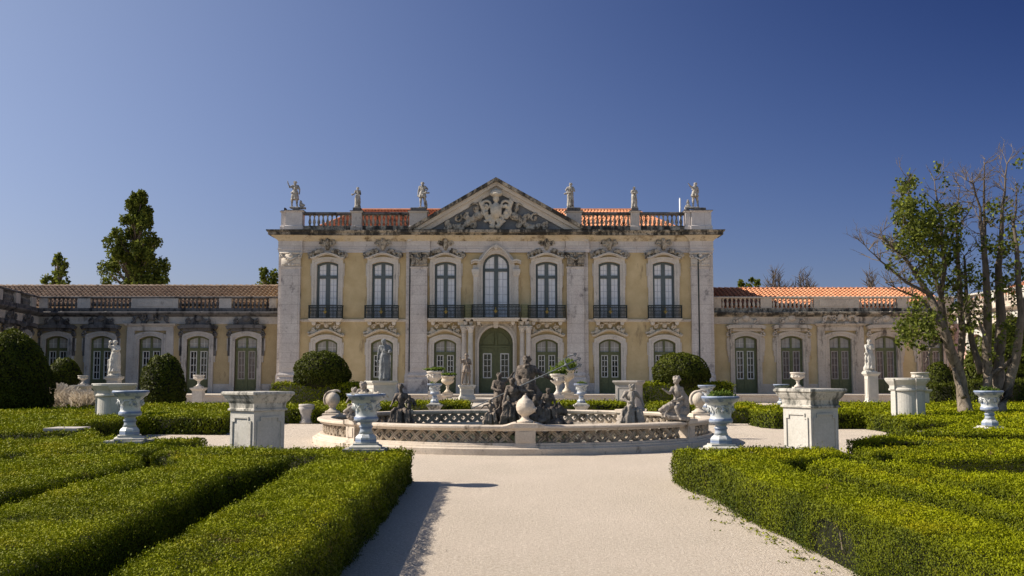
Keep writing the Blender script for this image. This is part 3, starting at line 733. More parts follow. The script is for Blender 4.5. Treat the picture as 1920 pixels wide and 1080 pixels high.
rf.add([(e0,yE,ze-.05),(e1,yE,ze-.05),(r1_,yRg,zR-.06),(r0,yRg,zR-.06)],[(0,1,2,3)])
rf.add([(e1,yE,ze-.05),(e1,yRg+5,ze-.05),(r1_,yRg,zR-.06)],[(0,1,2)]); rf.add([(e0,yRg+5,ze-.05),(e0,yE,ze-.05),(r0,yRg,zR-.06)],[(0,1,2)]); rf.add([(e1,yRg+5,ze-.05),(e0,yRg+5,ze-.05),(r0,yRg,zR-.06),(r1_,yRg,zR-.06)],[(0,1,2,3)])
part(rf,'roof',M['tile_new'],pal)
s=MB(); s.rect(xr-.3,xr+.2,F+8,F+15,[(0,fz(482)),(.35,fz(480)),(.38,fz(475)),(0,fz(472))]); part(s,'rear_eave',M['cornice'],pal)
# flagpole stub behind the right balustrade
fp = MB(); fp.tube([(0,0,0),(0,0,fz(374)-zp0)],.055,8); fp.ball((0,0,fz(374)-zp0),.06,8,5); fp.lathe([(.12,0),(.12,.05),(.07,.08)],(0,0,0),10)
single(fp,'pole',M['copper'],'thin white pole standing behind the roof balustrade beside the right corner statue','pole',(fx(1281),F+.55,zp0+.15),smooth=True)

# ------------------------------------------------------------------ wings
WY = 65.0
def wz(py): return fz(py,WY)
def bell(w0, w1, h, n=14):
    pts=[]
    for k in range(n+1): u=k/n; pts.append((-(w0+(w1-w0)*(.5-.5*math.cos(u*math.pi)))/2, h*u))
    return pts+[(-x,z) for x,z in pts[::-1]]
def wing(name, label, xa, xb, wins, wall_m, stone_m, dark_m, hoodm, tile_m, panes, solid, baluster_px, special, crest_m, dirty):
    wg = thing(name, label, 'palace wing', ((xa+xb)/2, WY, TZ)); O = ORG[wg.name]
    GH2 = wz(630)-TZ; W2 = 1.46
    hs = [[(x+fx(p,WY),z+TZ) for x,z in arch(W2,GH2,.22)] for p in wins]
    mb = MB(); wall_holes(mb,[(xa,TZ),(xb,TZ),(xb,wz(590)),(xa,wz(590))],hs,WY); mb.box(xa,xb,WY+1.2,WY+1.3,TZ,wz(590)); part(mb,'wall',M[wall_m],wg)
    mb=MB(); mb.rect(xa,xb,WY-.05,WY+.02,[(0,wz(608)),(.02,wz(607)),(.02,wz(594))]); part(mb,'frieze',M[stone_m],wg)
    mb=MB(); mb.rect(xa,xb,WY-.05,WY+.3,[(.02,wz(594)),(.15,wz(592)),(.32,wz(590)),(.38,wz(588)),(.38,wz(586)),(.1,wz(584.5))]); part(mb,'cornice',M[dark_m],wg)
    mb=MB(); mb.rect(xa,xb,WY-.04,WY+.3,[(0,wz(585)),(0,wz(578)),(-.03,wz(577.5))]); part(mb,'parapet_base',M[dark_m],wg)
    zb0,zb1 = wz(577.6),wz(559.5)
    for a,b in baluster_px:
        mb=MB(); balustrade(mb,fx(a,WY),fx(b,WY),WY+.13,zb0,zb1-zb0,.26); part(mb,'balustrade',M[hoodm],wg,True)
    for a,b in solid:
        mb=MB(); mb.rect(fx(a,WY),fx(b,WY),WY-.02,WY+.27,[(0,zb0),(0,zb1)])
        if b-a>50: mb.rect(fx(a,WY)+.35,fx(b,WY)-.35,WY-.05,WY,[(0,zb0+.1),(0,zb1-.1)])
        part(mb,'parapet_pier',M[stone_m],wg)
    mb=MB(); mb.rect(xa,xb,WY-.02,WY+.27,[(0,zb1),(.05,zb1+.03),(.05,zb1+.1),(0,zb1+.13)]); part(mb,'parapet_rail',M[dark_m if dirty else stone_m],wg)
    mw = window_meshes(W2-.02,GH2-.01,.22,False,GH2-.98,None,2,4,.9)
    sm = surround(W2,GH2,.22,.30,ears=.22).mesh('window_surround',M[stone_m])
    h1 = MB(); h1.band([(-1.2,GH2+.42),(-1.0,GH2+.5),(0,GH2+.52),(1.0,GH2+.5),(1.2,GH2+.42)],[(-1.3,GH2+.62),(-1.05,GH2+.72),(0,GH2+.74),(1.05,GH2+.72),(1.3,GH2+.62)],-.4,.02)
    h1.poly([(-1.05,GH2+.3),(1.05,GH2+.3),(1.0,GH2+.5),(-1.0,GH2+.5)],-.16,.0)
    for q in (-1,1):
        sp=MB(); spiral(sp,(q*1.16,GH2+.12),.2,.95,q,.07,-.12,math.pi/2); h1.join(sp)
        h1.box(min(q*1.02,q*1.2),max(q*1.02,q*1.2),-.1,0,GH2-1.3,GH2-.1)
    hm1 = h1.mesh('hood',M[hoodm])
    b_ = MB(); b_.poly([(x,z+GH2+.74) for x,z in bell(1.7,.45,wz(592)-TZ-GH2-.74)],-.18,0)
    for q in (-1,1):
        sp=MB(); spiral(sp,(q*.62,GH2+.95),.2,.9,-q,.07,-.2,1.2); spiral(sp,(q*.3,GH2+1.45),.14,.9,q,.05,-.2,1.2); b_.join(sp)
    b_.ball((0,-.22,GH2+1.15),(.24,.1,.2)); bm1=b_.mesh('carved_crest',M[crest_m])
    # wide portal-like surround for the middle bay
    w3=MB(); 
    for q in (-1,1): w3.rect(q*1.28-.24,q*1.28+.24,-.16,0,[(0,0),(0,GH2+.338)])
    w3.rect(-1.5,1.5,-.16,0,[(.0,GH2+.34),(0,GH2+.62),(.12,GH2+.68),(.2,GH2+.8)])
    w3m=w3.mesh('window_surround',M[stone_m])
    gc=MB()
    for k in range(26):
        u=-1+2*k/25; rr_=random.Random(k); gc.ball((u*1.15,-.2,GH2+1.08+.28*math.cos(u*9)+rr_.uniform(-.06,.06)),(.13,.1,.1),8,5)
    for q in (-1,1): spiral(gc,(q*.5,GH2+1.25),.2,.9,q,.06,-.2,1); spiral(gc,(q*1.0,GH2+1.1),.2,.9,-q,.06,-.2,1)
    gc.ball((0,-.25,GH2+1.3),(.2,.12,.3)); gme=remesh(gc,.035,1); gme.materials.append(M[crest_m])
    for k,p in enumerate(wins):
        x=fx(p,WY); ms=wmats(mw,('green',panes[k%len(panes)],'curtain_low','white'))
        if panes[k%len(panes)]=='glass_pale': ms[3]=with_mat(mw[3],bpy.data.materials.get('grey_sash') or plain('grey_sash',(.30,.27,.25),.5))
        place_window(wg, ms, None, x, WY+.22, TZ+.005)
        link('window_surround',sm,wg,(x-O[0],0,.004))
        if p==special: link('window_surround',w3m,wg,(x-O[0],0,.003)); link('carved_crest',gme,wg,(x-O[0],0,0))
        else: link('hood',hm1,wg,(x-O[0],0,0)); link('carved_crest',bm1,wg,(x-O[0],0,0))
    edges=[xa]+sum([[fx(p,WY)-1.04,fx(p,WY)+1.04] for p in wins],[])+[xb]
    for a,b in zip(edges[::2],edges[1::2]):
        if b-a>.1: pl=MB(); pl.rect(a,b,WY-.06,WY+.02,[(0,TZ),(0,TZ+.55),(-.02,TZ+.6)]); part(pl,'plinth',M[stone_m],wg)
    zr_=at(960,537 if dirty else 542,WY+5).z; 
    xr0 = xa-(9 if (dirty and name=='palace_wing') else 0)
    rf=MB(); tile_roof(rf,(xr0,WY+.5,wz(572)),(xb,WY+.5,wz(572)),(xb,WY+5,zr_),(xr0,WY+5,zr_))
    rf.add([(xr0,WY+.45,wz(574)),(xb,WY+.45,wz(574)),(xb,WY+5,zr_-.06),(xr0,WY+5,zr_-.06)],[(0,1,2,3)]); rf.add([(xr0,WY+9.5,wz(574)),(xb,WY+9.5,wz(574)),(xb,WY+5,zr_-.06),(xr0,WY+5,zr_-.06)],[(3,2,1,0)])
    n=int((xb-xr0)/.42)
    for k in range(n): xk=xr0+(xb-xr0)*k/n; rf.tube([(xk,WY+5,zr_+.03),(xk+.45,WY+5,zr_+.0)],[.13,.11],8)
    part(rf,'roof',M[tile_m],wg)
    return wg

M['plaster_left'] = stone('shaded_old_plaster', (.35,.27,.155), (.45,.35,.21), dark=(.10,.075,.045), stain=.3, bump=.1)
M['wing_stone'] = stone('warm_wing_stone', (.44,.37,.30), (.56,.49,.41), dark=(.08,.065,.055), stain=.42)
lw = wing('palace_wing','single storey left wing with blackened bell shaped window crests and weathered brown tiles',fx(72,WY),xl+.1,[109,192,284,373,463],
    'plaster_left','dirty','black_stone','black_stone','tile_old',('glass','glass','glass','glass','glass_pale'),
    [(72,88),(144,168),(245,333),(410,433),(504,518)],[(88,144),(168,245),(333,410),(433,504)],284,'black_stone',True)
rw = wing('palace_wing','single storey right wing with pale window crests and bright orange tile roof',xr-.1,fx(1790,WY),[1397,1483,1574,1659,1745],
    'plaster','wing_stone','cornice','wing_stone','tile_new',('glass','glass_pale','glass_pale','glass_pale','glass_pale'),
    [(1339,1353),(1427,1448),(1527,1612),(1683,1702),(1762,1790)],[(1353,1427),(1448,1527),(1612,1683),(1702,1762)],1574,'wing_stone',False)
def arm(label, corner, rz, right, mats):
    L = 22.0
    px = lambda X: 960+(X)*(fx(1060,WY)-fx(960,WY))**-1*100
    k = 100/(fx(1060,WY)-fx(960,WY))
    pos_ = [3,6.2,9.4,12.6,15.8,19]
    cen = [ (x-L/2) for x in (pos_ if right else [L-p for p in pos_])]
    # bays measured away from the corner
    wins = [960+c*k for c in cen]
    sol=[]; bal=[]
    for c in cen: bal.append((960+(c-1.15)*k, 960+(c+1.15)*k)); sol.append((960+(c+1.15)*k, 960+(c+2.05)*k))
    a = wing('side_building',label,-L/2,L/2,wins,*mats[:5],mats[5],sol,bal,None,mats[4-1],not right)
    d = Vector((math.cos(rz),math.sin(rz)))
    c0 = Vector(corner); cc = c0 + d*(L/2)*(1 if right else -1)
    a.location = (cc.x, cc.y, TZ); a.rotation_euler=(0,0,rz); return a
la = arm('left arm of the palace turning towards the garden at the picture edge',(fx(72,WY),WY+.2),R(90+9.5),False,('plaster_left','dirty','black_stone','black_stone','tile_old',('glass',)))
ra = arm('right arm of the palace with sunlit pink wall behind the bare tree',(fx(1788,WY),WY+.2),R(-90+4),True,('pink','statue_white','wing_stone','wing_stone','tile_new',('glass_pale',)))
# ------------------------------------------------------------------ foliage
def leaves(P, Nn, S, name_mb, elong=1.5, tilt=.9, up=0.0, shoots=0.0):
    """quads for every sample: position, normal, size -> arrays appended"""
    n=len(P)
    d = Nn + rng.normal(0, tilt, (n,3))*.6; d[:,2]+=up; d/=np.linalg.norm(d,axis=1)[:,None]+1e-9
    r = rng.normal(0,1,(n,3)); a = np.cross(d,r); a/=np.linalg.norm(a,axis=1)[:,None]+1e-9; b=np.cross(d,a)
    if shoots:
        q=rng.random(n)<shoots; m_=q.sum(); a[q]=rng.normal(0,.35,(m_,3))+np.array([0,0,1.]); a/=np.linalg.norm(a,axis=1)[:,None]; b[q]=np.cross(rng.normal(0,1,(m_,3)),a[q]); b/=np.linalg.norm(b,axis=1)[:,None]+1e-9
    S = S[:,None]; k=rng.uniform(.7,1.3,(n,1))
    a=a*S*k*elong*.5; b=b*S*k*.5
    return np.stack([P-a, P-b*.9+a*.1, P+a, P+b*.9+a*.1],1).reshape(-1,3)
def leafmesh(name, quads, m, base=None, base_m=None, vals=None):
    """mesh of leaf quads (plus an inner body) built fast"""
    nq = len(quads)//4
    bv = np.array(base.v, dtype=np.float32).reshape(-1,3) if base else np.zeros((0,3),np.float32)
    bf = base.f if base else []
    me = bpy.data.meshes.new(name); V = np.concatenate([quads.astype(np.float32), bv]); me.vertices.add(len(V)); me.vertices.foreach_set('co', V.ravel())
    li = list(range(nq*4)); st = list(range(0,nq*4,4)); tot=[4]*nq
    for f in bf: st.append(len(li)); tot.append(len(f)); li += [i+nq*4 for i in f]
    me.loops.add(len(li)); me.loops.foreach_set('vertex_index', li); me.polygons.add(len(st)); me.polygons.foreach_set('loop_start', st); me.polygons.foreach_set('loop_total', tot)
    me.materials.append(m); me.materials.append(base_m or m)
    me.polygons.foreach_set('material_index', [0]*nq+[1]*len(bf))
    at_ = me.attributes.new('v','FLOAT','POINT'); v = vals if vals is not None else rng.random(nq)
    at_.data.foreach_set('value', np.concatenate([np.repeat(v,4), np.full(len(bv),.3)]).astype(np.float32))
    me.update(calc_edges=True); me.validate(); return me
def lsize(d): return np.maximum(.0106, .0014*d)
def keep(P): return (np.abs(P[:,0]) < .52*P[:,1]+2.2) & (P[:,1] > 3.2)
_lat = rng.random((64,64))
def vnoise(x,y):
    xi=np.floor(x).astype(int); yi=np.floor(y).astype(int); fx_=x-xi; fy_=y-yi; fx_=fx_*fx_*(3-2*fx_); fy_=fy_*fy_*(3-2*fy_)
    g=lambda i,j:_lat[(xi+i)%64,(yi+j)%64]
    return (g(0,0)*(1-fx_)+g(1,0)*fx_)*(1-fy_)+(g(0,1)*(1-fx_)+g(1,1)*fx_)*fy_-.5
def und(x,y): return .045*vnoise(x*1.1,y*1.1)+.04*vnoise(x*4.1+9,y*4.1)+.04*vnoise(x*9.3,y*9.3+5)
def hedge(pts, label, h=.5, zb=0.0, group=None, mat_='leaf', cov=1.7, loose=1.0, cat='hedge', name='box_hedge'):
    pts=[tuple(p) for p in pts]; n=len(pts)
    A=sum(pts[i][0]*pts[(i+1)%n][1]-pts[(i+1)%n][0]*pts[i][1] for i in range(n))
    if A<0: pts=pts[::-1]
    tr = tessellate_polygon([[Vector((x,y,0)) for x,y in pts]]); PP=np.array(pts)
    Ps=[];Ns=[]
    def tri_s(a,b,c,nrm,z):
        ar=abs(np.cross(b-a,c-a))/2 if len(a)==2 else np.linalg.norm(np.cross(b-a,c-a))/2
        dmin=max(3.5,min(a[1],b[1],c[1])); s0=float(lsize(np.array(dmin))); k=int(ar*cov/s0**2)
        if k<1: return
        u=rng.random((k,2)); m_=u.sum(1)>1; u[m_]=1-u[m_]
        p=a+(b-a)*u[:,:1]+(c-a)*u[:,1:]
        if len(a)==2: p=np.concatenate([p,np.full((k,1),z)],1)
        s=lsize(p[:,1]); ok=(rng.random(k)<(s0/s)**2)&keep(p); p=p[ok]
        Ps.append(p); Ns.append(np.tile(nrm,(len(p),1)))
    for t in tr:
        a,b,c=[PP[i] for i in t]
        # cut long triangles so that near and far leaves get their own size
        st=[(a,b,c)]
        for _ in range(3): st=[q for (a,b,c) in st for q in ((a,(a+b)/2,(a+c)/2),((a+b)/2,b,(b+c)/2),((a+c)/2,(b+c)/2,c),((a+b)/2,(b+c)/2,(a+c)/2))] if max(np.ptp([a[1],b[1],c[1]]) for a,b,c in st)>2 else st
        for a,b,c in st: tri_s(a,b,c,np.array([0,0,1.]),zb+h)
    for i in range(n):
        a,b=PP[i],PP[(i+1)%n]; d=b-a; L=np.hypot(*d); nr=np.array([d[1],-d[0],0])/max(L,1e-6)
        seg=max(1,int(L/2))
        for k in range(seg):
            p0=a+d*k/seg; p1=a+d*(k+1)/seg
            q=[np.array([p0[0],p0[1],zb]),np.array([p1[0],p1[1],zb]),np.array([p1[0],p1[1],zb+h]),np.array([p0[0],p0[1],zb+h])]
            tri_s(q[0],q[1],q[2],nr,0); tri_s(q[0],q[2],q[3],nr,0)
    P=np.concatenate(Ps) if Ps else np.zeros((0,3)); Nn=np.concatenate(Ns) if Ns else np.zeros((0,3))
    top=(P[:,2]-zb)/h; isT=Nn[:,2]>.5
    # distance of every top leaf to the outline: rounded shoulders
    de=np.full(len(P),9.); en=np.zeros((len(P),2))
    for i in range(n):
        a,b=PP[i],PP[(i+1)%n]; d=b-a; L=max(1e-6,np.hypot(*d)); t_=np.clip(((P[:,:2]-a)@d)/L**2,0,1); q=a+t_[:,None]*d; dd=np.hypot(*(P[:,:2]-q).T); m_=dd<de; de[m_]=dd[m_]; en[m_]=np.array([d[1],-d[0]])/L
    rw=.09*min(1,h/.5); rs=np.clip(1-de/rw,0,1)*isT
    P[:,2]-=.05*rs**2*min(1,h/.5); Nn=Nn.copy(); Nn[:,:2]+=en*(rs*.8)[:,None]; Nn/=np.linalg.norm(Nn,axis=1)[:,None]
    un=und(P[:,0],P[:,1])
    vals=np.where(isT, .56+.30*rng.random(len(P))+un*4.2-.35*rs**2, .02+.38*rng.random(len(P))+.22*top)  # yellow new growth on top; darker sides, shoulders and hollows also paint in shade
    P[:,2]+=un*top*loose
    P+=Nn*(rng.normal(0,.016,(len(P),1))+rng.exponential(.010,(len(P),1))*loose)*(np.maximum(1,P[:,1:2]/20)) - Nn*.01
    bul=.03*np.sin(P[:,0]*4+P[:,1]*3.1)*np.sin(P[:,2]*9+P[:,1]*2)
    P+=Nn*(bul*(~isT))[:,None]*loose
    thin=(P[:,0]>2.4)&(P[:,0]<3.0)&((((P[:,1]-8.9)/.55)**2+((P[:,2]-.12)/.26)**2)<1)&(rng.random(len(P))<.85); P=P[~thin]; Nn=Nn[~thin]; vals=vals[~thin]; top=top[~thin]; isT=isT[~thin]
    sh_=rng.random(len(P))<.3; P[:,2]+=sh_*top*rng.exponential(.010,len(P))
    tl=np.where(isT,.85,.55)
    Q=leaves(P,Nn,lsize(P[:,1]),None,1.5,tl[:,None],.12,.35)
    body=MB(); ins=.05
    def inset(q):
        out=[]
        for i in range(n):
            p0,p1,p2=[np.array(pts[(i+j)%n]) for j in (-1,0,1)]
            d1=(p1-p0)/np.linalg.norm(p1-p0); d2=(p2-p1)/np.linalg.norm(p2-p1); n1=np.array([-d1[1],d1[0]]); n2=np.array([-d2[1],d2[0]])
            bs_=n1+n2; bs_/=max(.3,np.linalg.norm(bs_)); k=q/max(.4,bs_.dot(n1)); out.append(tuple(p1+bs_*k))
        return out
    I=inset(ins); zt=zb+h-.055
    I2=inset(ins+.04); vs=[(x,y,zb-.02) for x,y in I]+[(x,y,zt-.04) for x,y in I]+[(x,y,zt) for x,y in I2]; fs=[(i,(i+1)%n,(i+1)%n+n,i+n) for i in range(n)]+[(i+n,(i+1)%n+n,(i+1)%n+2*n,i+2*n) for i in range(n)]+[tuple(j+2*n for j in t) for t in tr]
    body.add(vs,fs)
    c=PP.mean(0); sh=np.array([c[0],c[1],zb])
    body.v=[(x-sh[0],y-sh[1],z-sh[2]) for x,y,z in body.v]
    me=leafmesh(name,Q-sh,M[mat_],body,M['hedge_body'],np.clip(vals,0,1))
    return tag(link(name,me,None,tuple(sh)),label,cat,group)
def foliage_blob(name, centers, label, cat, loc, mat_, size, cov=2.2, body_k=.86, jit=.06, parent=None, group=None, tilt=1.0):
    """clipped shrub or crown: ellipsoids (c, r) covered with leaves, inner body dark"""
    Ps=[];Ns=[];bd=MB()
    cs=[(np.array(c,float),np.array(r if hasattr(r,'__len__') else (r,r,r),float)) for c,r in centers]
    for c,r in cs:
        area=4*math.pi*((r[0]*r[1])**1.6/3+(r[0]*r[2])**1.6/3+(r[1]*r[2])**1.6/3)**(1/1.6); k=int(area*cov/size**2)
        v=rng.normal(0,1,(k,3)); v/=np.linalg.norm(v,axis=1)[:,None]
        p=c+v*r*(1+rng.normal(0,jit,(k,1))+ .035*np.sin(v[:,:1]*7+v[:,1:2]*5+v[:,2:]*6)+.03*np.sin(v[:,:1]*2.3+c[0]+v[:,2:]*3+r[0]*9)+.02*np.sin(v[:,:1]*15+v[:,2:]*13)); nn=v/r; nn/=np.linalg.norm(nn,axis=1)[:,None]
        Ps.append(p);Ns.append(nn)
        if body_k: bd.ball(c, tuple(r*body_k), 14, 9)
    P=np.concatenate(Ps);Nn=np.concatenate(Ns); ok=P[:,2]>-.02
    if body_k:
        for c,r in cs: ok&=((((P-c)/(r*body_k))**2).sum(1)>.9)
    P,Nn=P[ok],Nn[ok]
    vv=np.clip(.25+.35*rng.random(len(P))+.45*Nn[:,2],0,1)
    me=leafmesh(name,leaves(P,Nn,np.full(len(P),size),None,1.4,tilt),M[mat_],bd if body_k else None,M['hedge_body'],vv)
    if parent is not None: return link(name,me,parent,loc)
    return tag(link(name,me,None,loc),label,cat,group)

# ------------------------------------------------------------------ parterre hedges
G='clipped box hedges of the parterre'
def hp(px,py,z=.5):                     # layout aid: point on the hedge tops
    Y=(H-z)*FOC/(py-HOR); return (fx(px,Y),Y)
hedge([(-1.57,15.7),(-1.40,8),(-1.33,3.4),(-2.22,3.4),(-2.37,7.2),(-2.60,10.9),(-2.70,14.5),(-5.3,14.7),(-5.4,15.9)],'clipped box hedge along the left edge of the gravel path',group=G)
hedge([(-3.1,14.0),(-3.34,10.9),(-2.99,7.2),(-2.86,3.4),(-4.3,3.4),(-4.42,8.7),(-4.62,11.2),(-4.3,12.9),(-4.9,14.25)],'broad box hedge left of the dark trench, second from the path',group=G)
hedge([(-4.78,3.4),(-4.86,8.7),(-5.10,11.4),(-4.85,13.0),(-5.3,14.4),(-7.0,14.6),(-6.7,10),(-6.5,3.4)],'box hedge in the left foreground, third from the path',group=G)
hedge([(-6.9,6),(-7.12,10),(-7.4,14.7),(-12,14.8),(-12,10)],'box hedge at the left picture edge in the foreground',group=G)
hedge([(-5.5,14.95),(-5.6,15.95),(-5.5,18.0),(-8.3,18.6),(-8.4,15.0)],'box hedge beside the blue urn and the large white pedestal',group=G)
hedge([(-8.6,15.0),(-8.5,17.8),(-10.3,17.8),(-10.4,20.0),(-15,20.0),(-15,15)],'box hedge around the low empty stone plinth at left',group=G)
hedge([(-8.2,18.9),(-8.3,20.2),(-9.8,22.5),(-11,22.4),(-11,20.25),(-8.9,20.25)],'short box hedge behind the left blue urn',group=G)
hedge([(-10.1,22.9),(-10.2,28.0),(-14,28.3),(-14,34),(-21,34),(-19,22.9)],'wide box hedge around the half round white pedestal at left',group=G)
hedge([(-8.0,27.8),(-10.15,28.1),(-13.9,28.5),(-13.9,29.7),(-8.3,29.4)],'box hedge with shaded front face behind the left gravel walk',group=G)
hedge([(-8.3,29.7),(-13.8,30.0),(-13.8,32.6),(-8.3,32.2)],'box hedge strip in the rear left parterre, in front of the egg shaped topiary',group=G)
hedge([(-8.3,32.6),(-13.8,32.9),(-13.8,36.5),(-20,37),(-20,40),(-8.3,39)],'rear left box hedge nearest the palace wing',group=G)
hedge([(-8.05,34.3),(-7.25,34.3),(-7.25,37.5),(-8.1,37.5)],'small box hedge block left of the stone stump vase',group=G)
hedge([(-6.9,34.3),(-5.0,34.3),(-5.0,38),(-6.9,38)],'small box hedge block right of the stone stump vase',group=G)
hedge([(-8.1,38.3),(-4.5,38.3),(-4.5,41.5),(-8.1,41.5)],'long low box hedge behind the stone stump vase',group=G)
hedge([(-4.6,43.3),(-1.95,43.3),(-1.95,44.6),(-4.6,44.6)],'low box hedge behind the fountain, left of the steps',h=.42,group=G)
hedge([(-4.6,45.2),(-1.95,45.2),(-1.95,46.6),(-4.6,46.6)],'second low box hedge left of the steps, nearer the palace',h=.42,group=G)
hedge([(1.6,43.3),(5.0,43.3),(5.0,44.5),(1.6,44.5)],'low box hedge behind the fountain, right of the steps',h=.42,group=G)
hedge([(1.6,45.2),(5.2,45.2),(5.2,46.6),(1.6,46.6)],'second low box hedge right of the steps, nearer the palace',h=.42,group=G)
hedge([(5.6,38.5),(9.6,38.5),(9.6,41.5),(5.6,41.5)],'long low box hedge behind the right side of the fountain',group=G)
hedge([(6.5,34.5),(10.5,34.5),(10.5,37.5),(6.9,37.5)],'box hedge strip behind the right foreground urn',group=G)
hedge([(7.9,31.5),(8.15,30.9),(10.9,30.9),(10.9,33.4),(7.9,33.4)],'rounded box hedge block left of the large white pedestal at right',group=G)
# right foreground
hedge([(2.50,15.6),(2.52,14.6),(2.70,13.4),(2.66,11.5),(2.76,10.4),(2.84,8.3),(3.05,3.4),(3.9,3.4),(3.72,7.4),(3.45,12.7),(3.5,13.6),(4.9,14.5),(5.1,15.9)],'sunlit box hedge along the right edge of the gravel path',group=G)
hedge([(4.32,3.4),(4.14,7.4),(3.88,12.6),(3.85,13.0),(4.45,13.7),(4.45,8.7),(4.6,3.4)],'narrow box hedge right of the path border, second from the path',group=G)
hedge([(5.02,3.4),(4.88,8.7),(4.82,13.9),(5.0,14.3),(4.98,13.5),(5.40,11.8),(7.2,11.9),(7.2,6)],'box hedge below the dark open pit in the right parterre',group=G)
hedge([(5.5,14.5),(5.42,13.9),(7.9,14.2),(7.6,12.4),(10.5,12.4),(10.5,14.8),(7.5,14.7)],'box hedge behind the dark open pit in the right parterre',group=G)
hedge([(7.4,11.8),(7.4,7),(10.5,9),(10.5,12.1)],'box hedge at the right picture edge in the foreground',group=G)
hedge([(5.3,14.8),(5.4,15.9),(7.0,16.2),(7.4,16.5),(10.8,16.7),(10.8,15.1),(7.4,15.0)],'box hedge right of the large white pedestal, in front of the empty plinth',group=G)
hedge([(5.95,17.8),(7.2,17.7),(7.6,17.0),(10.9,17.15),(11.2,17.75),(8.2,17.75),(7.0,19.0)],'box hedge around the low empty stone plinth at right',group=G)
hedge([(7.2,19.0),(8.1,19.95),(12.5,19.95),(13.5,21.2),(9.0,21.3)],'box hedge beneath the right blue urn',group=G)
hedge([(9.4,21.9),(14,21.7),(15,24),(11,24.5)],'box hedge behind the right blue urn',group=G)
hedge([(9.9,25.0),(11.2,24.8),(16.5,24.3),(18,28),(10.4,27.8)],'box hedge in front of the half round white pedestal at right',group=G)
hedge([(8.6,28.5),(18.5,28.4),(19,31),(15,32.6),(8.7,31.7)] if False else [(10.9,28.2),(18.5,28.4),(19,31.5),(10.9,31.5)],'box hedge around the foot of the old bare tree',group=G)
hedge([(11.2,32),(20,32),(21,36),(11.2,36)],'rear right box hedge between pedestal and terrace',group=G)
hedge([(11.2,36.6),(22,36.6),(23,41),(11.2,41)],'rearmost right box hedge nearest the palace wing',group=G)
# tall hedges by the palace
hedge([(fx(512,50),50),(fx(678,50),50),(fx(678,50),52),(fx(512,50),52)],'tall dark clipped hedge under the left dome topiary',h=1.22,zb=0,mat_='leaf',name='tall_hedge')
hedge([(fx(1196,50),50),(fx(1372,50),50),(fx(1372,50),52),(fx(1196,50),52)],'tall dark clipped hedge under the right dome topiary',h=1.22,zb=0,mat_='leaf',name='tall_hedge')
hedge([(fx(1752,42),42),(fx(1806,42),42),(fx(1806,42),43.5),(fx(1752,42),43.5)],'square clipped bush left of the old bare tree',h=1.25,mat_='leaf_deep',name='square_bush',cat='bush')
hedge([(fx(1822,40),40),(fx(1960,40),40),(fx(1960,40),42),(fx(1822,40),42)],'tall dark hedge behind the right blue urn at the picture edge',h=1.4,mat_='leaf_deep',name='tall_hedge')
# topiary
def topiary(px, pyb, pyt, wpx, Y, zb, label, shape='dome', mat_='leaf_deep'):
    x=fx(px,Y); zt=fz(pyt,Y)-.04; w_=.96*(fx(px+wpx,Y)-fx(px,Y))/2; hh=zt-zb
    if shape=='dome': cs=[((0,0,hh*.30),(w_,w_,hh*.70)),((0,0,hh*.28),(w_*.97,w_*.97,hh*.30))]
    elif shape=='egg': cs=[((0,0,hh*.42),(w_,w_,hh*.58)),((0,0,hh*.25),(w_*.98,w_*.98,hh*.28))]
    else: cs=[((0,0,hh*.5),(w_,w_,hh*.5))]
    foliage_blob('topiary',cs,label,'topiary',(x,Y,zb),mat_,max(.045,.0016*Y),2.1,.945,.014)
topiary(604,722,657,108,51,1.2,'dark dome topiary on the tall hedge left of the palace door','dome')
topiary(1275,722,660,110,51,1.2,'dark dome topiary on the tall hedge right of the palace door','dome')
topiary(310,752,661,84,42,0,'egg shaped topiary in front of the left wing','egg')
topiary(125,722,670,58,48,.9,'small round topiary ball beside the big dark one at left','ball')
topiary(14,790,616,170,34,0,'huge dark clipped bush at the left picture edge','egg')
topiary(1758,745,678,62,46,0,'rounded topiary behind the square bush at right','dome')
x_=fx(1885,48)
foliage_blob('clipped_cone_tree',[((0,0,1.6),(2.1,1.6,2.0)),((-.9,0,1.1),(1.5,1.4,1.6)),((1.2,0,1.8),(1.8,1.5,2.4)),((.3,0,3.2),(1.2,1.2,1.2))],'large dark cone shaped evergreen behind the old bare tree','tree',(x_,48,0),'leaf_deep',.11,2.2,.9,.05)
# dry grass clump
Q=[];nb=9000
x0,x1=fx(93,38),fx(187,38)
P=np.stack([rng.uniform(x0,x1,nb),rng.uniform(37.2,38.8,nb),np.zeros(nb)],1); hh=(1.2+.25*np.sin(P[:,0]*2))*rng.uniform(.5,1,nb)
d=rng.normal(0,.36,(nb,2)); tip=P+np.stack([d[:,0],d[:,1],hh],1); wv=np.stack([np.full(nb,.011),np.zeros(nb),np.zeros(nb)],1); mid=(P+tip)/2+np.stack([-d[:,0]*.15,d[:,1]*0,hh*.12],1)
Q=np.stack([P-wv,P+wv,mid+wv,mid-wv],1).reshape(-1,3); Q2=np.stack([mid-wv,mid+wv,tip+wv*1.8,tip-wv*1.8],1).reshape(-1,3)
sh=np.array([(x0+x1)/2,38.,0]); tag(link('dry_grass_clump',leafmesh('dry_grass_clump',np.concatenate([Q,Q2])-sh,M['drygrass'],None,None),None,tuple(sh)),'clump of pale dry ornamental grass beside the huge dark bush','grass clump')

d_=leafmesh('weeds',leaves(WEED,np.tile([0,0,1.],(len(WEED),1)),np.full(len(WEED),.02),None,1.6,.8),M['leaf'])
tag(link('weeds',d_),'small green weeds on the gravel along the foot of the right hedge','weeds',kind='stuff')
